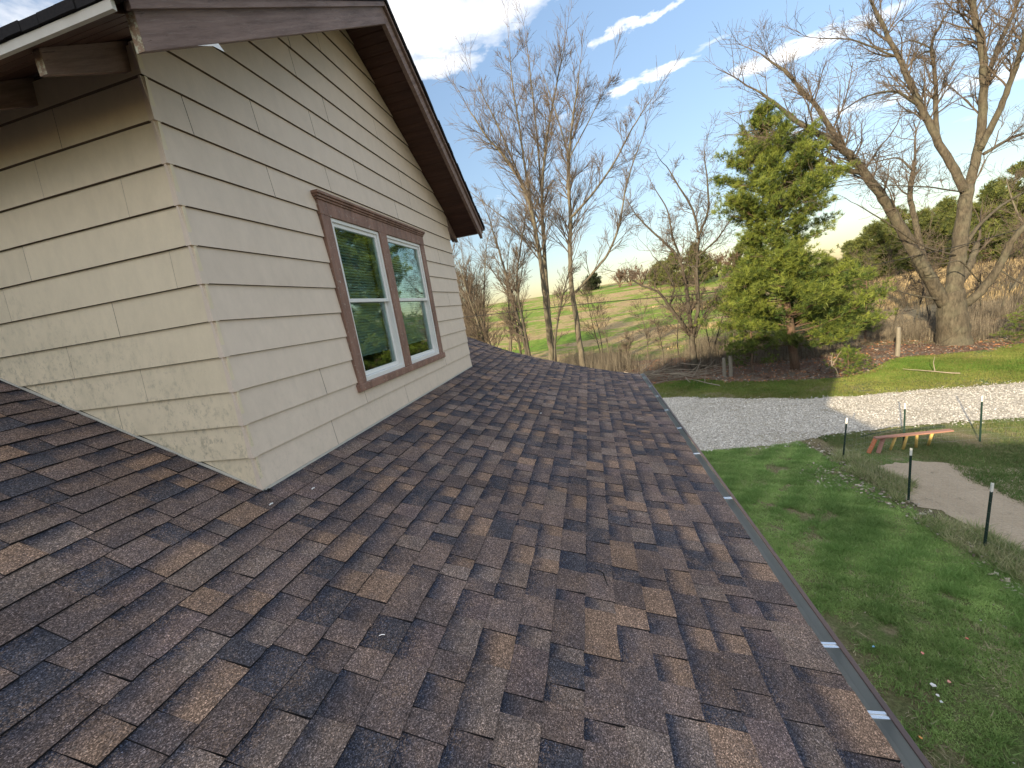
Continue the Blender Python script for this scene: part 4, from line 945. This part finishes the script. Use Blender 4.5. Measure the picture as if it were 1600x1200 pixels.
# verge grass along fence, beyond fence, and beyond the drive
x, y = scatter(2600, 6.4, 7.25, 3.5, 12.6); x = x+.1*np.sin(y*2); ok = visible(x, y, 0*x) & (fbm(x, y, 2.0, 14) > -.1); x, y = x[ok], y[ok]
nt_ += blades('fence_line_grass', x, y, 0*x, r.uniform(.10, .26, len(x)), .008, .04, 9, (.18, .27, .08), (.52, .48, .29), MGS, r, .6, 'longer ragged grass growing along the wire fence')
x, y = scatter(60000, 7.0, 17, 4.5, 14.6); f1 = fbm(x, y, .9, 21)
ok = visible(x, y, 0*x) & ~inpoly(x, y, DRIVE) & (~inpoly(x, y, DIRT) | ((f1 > .55) | ((x > 8.6+.3*y*0) & (f1 > .15)))) & (f1 > -.3+r.uniform(-.35, .35, len(x)))
x, y, f1 = x[ok], y[ok], f1[ok]
nt_ += blades('rough_grass', x, y, 0*x, .05+.05*np.clip(f1, 0, 1), .008, .04, 6, (.09, .19, .04), (.32, .29, .15), MGS, r, .6, 'rough grass mixed with dead blades behind the fence', .45-.3*f1)
x, y = scatter(70000, 1, 32, 17.4, 25); f1 = fbm(x, y, .7, 23)
ok = visible(x, y, 0*x) & ~inpoly(x, y, DRIVE) & (f1 > -.6+r.uniform(-.4, .4, len(x))) & (y < np.interp(x, [1, 5.5, 9, 11.5, 13.5, 16, 20, 32], [24.6, 23.4, 22, 21.3, 22.2, 24.2, 24.5, 24.5])+.4*f1)
x, y, f1 = x[ok], y[ok], f1[ok]
nt_ += blades('verge_grass', x, y, 0*x, .06+.05*np.clip(f1, 0, 1), .011, .05, 6, (.10, .20, .03), (.27, .25, .08), MGS, r, .5, 'grass strip between the driveway and the leaf bank', .45-.35*f1)
# grey brush in the hedge line
x, y = scatter(9000, -3, 34, 26.5, 36); ok = visible(x, y, 0*x+1, 10) & (fbm(x, y, .5, 31) > -.35); x, y = x[ok], y[ok]
nt_ += blades('grey_brush', x, y, terrain(x, y), r.uniform(.5, 1.8, len(x))*np.where(x > 14, .62, 1), .009, .10, 7, (.10, .088, .07), (.25, .22, .17), MDG, r, .10, 'dense grey leafless brush under the trees')
# tangled brush arcs
tb = MB()
for k in range(900):
    x_, y_ = r.uniform(-2, 33), r.uniform(26, 35); z_ = float(terrain(x_, y_)); d = nrm(np.array([r.normal(0, .6), r.normal(0, .6), 1])); p = np.array([x_, y_, z_]); P = [p]; L = r.uniform(.8, 2.4)
    for j in range(5): d = nrm(d+np.array([0, 0, -.16])+r.normal(0, .16, 3)); p = p+d*L/5; P.append(p)
    tb.tube(P, np.linspace(.012, .004, 6), 3, cap=False)
tag(tb.build('bramble_tangle', MTW), 'arching bare bramble stems tangled through the brush', kind='stuff')
# field grass tussocks
x, y = scatter(60000, -30, 75, 36, 125); ok = visible(x, y, terrain(x, y), 5); x, y = x[ok], y[ok]; rat_ = x-.53*y; f1 = fbm(x, y, .12, 41)
tn = rat_ > 2+f1*3
tn &= np.hypot(x, y) > 47; keep = tn | ((f1+.5*fbm(x, y, .5, 44) > .45) & (np.hypot(x, y) < 85)); x, y, tn = x[keep], y[keep], tn[keep]
hh = np.where(tn, r.uniform(.35, .8, len(x)), r.uniform(.15, .4, len(x)))
nt_ += blades('tall_dry_grass', x, y, terrain(x, y), hh, .045, .25, 5, (.24, .19, .11), (.42, .33, .19), MDG, r, .12, 'tan dry grass standing on the hill field')
# leaf litter
def litter(name, x, y, z, size, cols, mat, label, flat=.5, par=None):
    k = len(x); a = r.uniform(0, 6.283, k); s_ = size*r.uniform(.5, 1.3, k); ti = r.normal(0, flat, (k, 2))
    e1 = np.stack([np.cos(a)*s_, np.sin(a)*s_, ti[:, 0]*s_*.6], 1); e2 = np.stack([-np.sin(a)*s_*.6, np.cos(a)*s_*.6, ti[:, 1]*s_*.4], 1)
    P = np.stack([x, y, z+size*.35], 1); V = np.stack([P-e1, P-e2, P+e1, P+e2], 1).reshape(-1, 3); F = np.arange(k*4).reshape(-1, 4)
    cc = np.array(cols)[r.integers(0, len(cols), k)]*r.uniform(.8, 1.2, (k, 1)); o = fastmesh(name, V, F, mat, col=np.repeat(cc, 4, 0)); tag(o, label, kind='stuff')
x, y = scatter(9000, 4.6, 8.2, 3.0, 13.5); dd = np.abs(x-6.55-.12*np.sin(y*1.7)); ok = (dd < .35*r.uniform(.2, 1.2, len(x))) & (fbm(x, y, 1.2, 51) > -.5); ok |= (np.hypot(x-6.2, y-11.0) < 1.1*r.uniform(0, 1, len(x))); x, y = x[ok], y[ok]
litter('fence_leaf_litter', x, y, 0*x+.03, .040, [(.34, .30, .23), (.20, .16, .11), (.46, .42, .35), (.12, .095, .07)], MLF, 'pale dead leaves gathered along the fence line')
x, y = scatter(26000, 0, 33, 21.5, 32); ok = visible(x, y, 0*x) & (y > np.interp(x, [0, 5.5, 9, 11.5, 13.5, 16, 20, 33], [24.4, 23.2, 21.8, 21.1, 22, 24.0, 24.2, 24.2])+.3*fbm(x, y, .8, 3)); x, y = x[ok], y[ok]
litter('leaf_bank_litter', x, y, terrain(x, y)+.02, .06, [(.28, .13, .07), (.20, .14, .10), (.30, .26, .21), (.12, .09, .07), (.36, .17, .08)], MLF, 'dead leaves and needles on the bank under the trees')
x, y = scatter(150, 1.8, 6.4, 3, 13); ok = ~inpoly(x, y, DRIVE); x, y = x[ok], y[ok]
litter('lawn_wood_chips', x, y, 0*x+.035, .013, [(.40, .35, .25), (.33, .31, .24), (.40, .39, .36)], MLF, 'small pale chips scattered over the lawn', .3)
# gravel stones
x, y = scatter(52000, 1.5, 26, 13.2, 21); nzv = fbm(x, y, 1.5, 61)*.12; ok = visible(x, y, 0*x) & inpoly(x+nzv+r.normal(0, .12, len(x)), y+nzv+r.normal(0, .16, len(x)), DRIVE); x, y = x[ok], y[ok]
k = len(x); s_ = r.uniform(.012, .034, k); base_o = np.array([(1, 0, 0), (0, 1, 0), (-1, 0, 0), (0, -1, 0), (0, 0, .8)])
ang_ = r.uniform(0, 6.28, k); ca, sa = np.cos(ang_), np.sin(ang_); sx_ = r.uniform(.7, 1.4, k)
V = np.empty((k, 5, 3)); 
for i_, (bx, by, bz) in enumerate(base_o):
    V[:, i_, 0] = x+s_*(bx*sx_*ca-by*sa); V[:, i_, 1] = y+s_*(bx*sx_*sa+by*ca); V[:, i_, 2] = .018+s_*bz*r.uniform(.6, 1.2, k)
F = (np.arange(k)[:, None, None]*5+np.array([(0, 1, 4), (1, 2, 4), (2, 3, 4), (3, 0, 4)])[None]).reshape(-1, 3)
cc = np.array([(.66, .63, .57), (.50, .48, .44), (.76, .73, .66), (.28, .26, .22)])[r.integers(0, 4, k)]*r.uniform(.85, 1.15, (k, 1))
tag(fastmesh('gravel_stones', V.reshape(-1, 3), F, MST, col=np.repeat(cc, 5, 0)), 'loose pale limestone chips covering the driveway', kind='stuff')
# brush pile of cut branches
bp = empty('brush_pile', (4.6, 25.0, 0)); tag(bp, 'pile of cut pale branches lying by the gutter end', 'branch pile')
for k in range(46):
    c0 = np.array([r.uniform(2.6, 7.4), r.uniform(24.2, 26.0), r.uniform(.05, .55)]); a = r.normal(.1, .5); L = r.uniform(1.2, 3.6); d = np.array([math.cos(a), math.sin(a), r.normal(.02, .12)]); P = []; p = c0-d*L/2
    for j in range(7): P.append(p.copy()); d = nrm(d+r.normal(0, .13, 3)*np.array([1, 1, .6])); p = p+d*L/6; p[2] = max(p[2], .03)
    adopt(MB().tube(P, np.linspace(r.uniform(.018, .04), .008, 7), 5).build('branch', MDB), bp)
for (u, v_, yy, lb, sd) in [(1125, 605, 22.3, 'curled pale fallen branch on the grass beyond the driveway', 1), (1500, 585, 21.0, 'thin pale fallen branch on the sunlit grass at the right', 2), (1310, 590, 21.3, 'pale forked stick standing at the edge of the leaf bank', 3)]:
    g_ = ground_hit(u, v_); rr_ = np.random.default_rng(sd); T = MB(); p = g_.copy()+np.array([0, 0, .05]); d = np.array([-.9, .35, .15 if sd < 3 else .9]); P = [p.copy()]
    for j in range(7): d = nrm(d+rr_.normal(0, .25, 3)*np.array([1, 1, .5])); p = p+d*.26; p[2] = max(p[2], .04); P.append(p.copy())
    T.tube(P, np.linspace(.03, .01, 8), 5); T.tube([P[3], P[3]+np.array([.1, .25, .35]), P[3]+np.array([.25, .4, .6])], [.018, .012, .006], 4)
    tag(T.build('fallen_branch', MDB), lb, 'branch')

# ------------------------------------------------------------------ fence
posts = [(6.74, 7.97, 1.34, 'nearest green steel fence post, white topped, at the right'), (6.69, 9.70, 1.33, 'second green steel post, in front of the dirt patch'), (6.75, 12.2, 1.25, 'green steel post at the corner near the gravel, left of the ladder'), (8.67, 12.85, 1.33, 'green steel post standing right behind the wooden ladder'), (10.52, 12.85, 1.37, 'farthest right green steel post with a long white tip')]
def tpost(x, y, h, lb, tilt):
    root = empty('fence_post', (x, y, 0)); tag(root, lb, 'fence post', 'steel posts of the wire fence'); cap = .17
    def tee(z0, z1, name, mat):
        b = MB(); b.box((-.022, -.003, z0), (.022, .003, z1)); b.box((-.003, .0032, z0), (.003, .030, z1))
        if name == 'shaft':
            zz = z0+.1
            while zz < z1-.02: b.box((-.008, -.011, zz), (.008, -.0032, zz+.02)); zz += .055
        o = b.build(name, mat); o.parent = root
    tee(-.3, h-cap, 'shaft', MPG); tee(h-cap+.0005, h, 'tip', MPW); root.rotation_euler = (tilt[0], tilt[1], random.uniform(-.3, .3))
for (p, tl) in zip(posts, ((0, .03), (0, .0), (.0, .06), (.0, -.01), (0, -.03))): tpost(*p, tl)
fw = MB(); line = [(6.74, 5.6), (6.74, 7.97), (6.69, 9.70), (6.75, 12.2), (8.67, 12.85), (10.52, 12.85), (13.5, 12.9)]
for (a, c_) in zip(line[:-1], line[1:]):
    a = np.array(a); c_ = np.array(c_); L = np.linalg.norm(c_-a)
    for zz in (.08, .22, .38, .56, .76, .98, 1.14):
        P = [(*(a+(c_-a)*t), zz-.02*math.sin(t*math.pi)) for t in np.linspace(0, 1, 6)]; fw.tube(P, .0009, 3, cap=False)
    k = int(L/.16)
    for i in range(k): q = a+(c_-a)*(i+.5)/k; fw.tube([(q[0], q[1], .05), (q[0], q[1], 1.14)], .0007, 3, cap=False)
tag(fw.build('wire_fence', MWR), 'thin woven wire strung between the green steel posts', 'wire fence')
# play-set ladder lying on its side
lad = empty('wooden_ladder', (9, 13.1, 0)); tag(lad, 'red and yellow wooden climbing ladder lying on its side in the grass', 'ladder')
def onz(u, v_, z):
    a = ray(u, v_); t = (z-H)/a[2]; return np.array([a[0]*t, a[1]*t, z])
A_ = onz(1370, 684, .42); B_ = onz(1487, 672, .50)
dirv = nrm(B_-A_); sidev = nrm(np.cross(UPV, dirv)); upv = np.cross(dirv, sidev)
def bar(p, q, w, t, name, mat, bev=.004, nrmv=None):
    p, q = np.array(p), np.array(q); d = nrm(q-p); s_ = nrm(np.cross(d, nrmv if nrmv is not None else UPV)); n_ = np.cross(s_, d)
    pl = [p+s_*w/2+n_*t/2, p-s_*w/2+n_*t/2, p-s_*w/2-n_*t/2, p+s_*w/2-n_*t/2]; b = MB(); b.prism([tuple(i) for i in pl], tuple(q-p)); o = adopt(b.build(name, mat, bevel=bev), lad); return o
bar(A_-dirv*.05, B_, .15, .04, 'rail', MW3)
for k, (tu, tv, bu, bv) in enumerate([(1370, 686, 1357, 708), (1384, 686, 1372, 708), (1402, 684, 1391, 703), (1420, 683, 1411, 702), (1436, 682, 1431, 700), (1459, 680, 1450, 697)]):
    p_ = onz(tu, tv, .40); q_ = onz(bu, bv, .0)
    t_ = np.dot(p_-A_, dirv); p_ = A_+dirv*t_-np.array([0, 0, .022]); 
    if k < 2: bar(p_, q_, .10, .03, 'end_board', MW1 if k == 0 else MW3)
    else: adopt(MB().tube([p_, q_], .034, 10).build('rung', MW2, smooth=True), lad)
b = MB(); b.tube([onz(1345, 682, .3), onz(1375, 675, .42), onz(1412, 668, .5)], .012, 5); tag(b.build('green_pole', MPG), 'thin green pole leaning behind the wooden ladder', 'pole')
# litter on the lawn
for (u, v_, cl_, lb) in [(1458, 1071, (.75, .75, .73), 'largest white scrap of litter on the lawn'), (1465, 1087, (.7, .7, .68), 'small white scrap just below the largest one'), (1471, 1098, (.62, .66, .66), 'grey white scrap lowest of the three on the lawn'), (1511, 998, (.75, .22, .17), 'red pink scrap farthest right on the lawn'), (1441, 1021, (.75, .30, .25), 'pink scrap left on the lawn below the red one'), (1483, 1066, (.7, .35, .28), 'orange pink scrap right of the largest white one'), (1365, 1011, (.25, .5, .7), 'light blue scrap nearest the gutter'), (1438, 1153, (.75, .35, .12), 'orange scrap nearest the bottom of the lawn')]:
    g_ = onz(u, v_, .05); mm = Mat('scrap_colour'); mm.color(cl_); b = MB(); q = random.random()*3; w = .03 if 'largest' in lb and lb.startswith('largest') else .02
    P = [(g_[0]+w*math.cos(q+i*1.26)*random.uniform(.7, 1.2), g_[1]+w*math.sin(q+i*1.26)*random.uniform(.7, 1.2), .055+random.uniform(-.008, .01)) for i in range(5)]
    b.prism(P, (0, 0, .006)); tag(b.build('litter_scrap', mm.m), lb, 'scrap', 'scraps of litter on the lawn')
# old wooden posts by the hedge
for (u, v_, h_, lb) in [(1402, 558, 1.6, 'grey wooden post left of the maple trunk'), (1132, 590, 1.1, 'left one of two grey stumps under the pine'), (1142, 590, 1.2, 'right one of two grey stumps under the pine')]:
    g_ = ground_hit(u, v_); b = MB(); P = [(g_[0], g_[1], g_[2]-.2), (g_[0]+.02, g_[1], g_[2]+h_*.5), (g_[0]+.01, g_[1]+.02, g_[2]+h_)]; b.tube(P, [.11, .10, .09], 9); b.tube([P[2], (P[2][0], P[2][1], P[2][2]+.03)], [.088, .05], 9)
    tag(b.build('wooden_post', MW4, smooth=False), lb, 'wooden post')
# overhead cable
pts = [px(640, 500, 25.2), px(735, 495, 25), px(920, 474, 25), px(1120, 457, 25), px(1290, 430, 25), px(1500, 385, 26), px(1760, 310, 27)]
Q = smooth_poly(pts, 40); tag(MB().tube(Q, .022, 5).build('overhead_cable', MCB), 'thin dark cable hanging across the trees and field', 'cable')
# far house and road rail glimpsed right
p = px(1400, 408, 85); zz = float(terrain(p[0], p[1])); hb = empty('far_farmhouse', (p[0], p[1], zz)); tag(hb, 'small far building glimpsed between the pine and the maple', 'building')
wm = Mat('far_wall'); wm.color((.45, .42, .36)); rm = Mat('far_roof'); rm.color((.16, .16, .18))
adopt(MB().box((p[0]-5, p[1], zz), (p[0]+5, p[1]+6, zz+2.4)).build('wall', wm.m), hb)
adopt(MB().prism([(p[0]-5.4, p[1]-.4, zz+2.4), (p[0]-5.4, p[1]+6.4, zz+2.4), (p[0]-5.4, p[1]+3, zz+4.2)], (10.8, 0, 0)).build('roof', rm.m), hb)
for dx_ in (-3, 0, 2.6): adopt(MB().box((p[0]+dx_, p[1]-.03, zz+.9), (p[0]+dx_+.9, p[1]-.001, zz+1.9)).build('window', MGL), hb)
print('polylines', cnt, 'pine tris', ntri, 'blades', nt_, 'pieces', len(pieces))
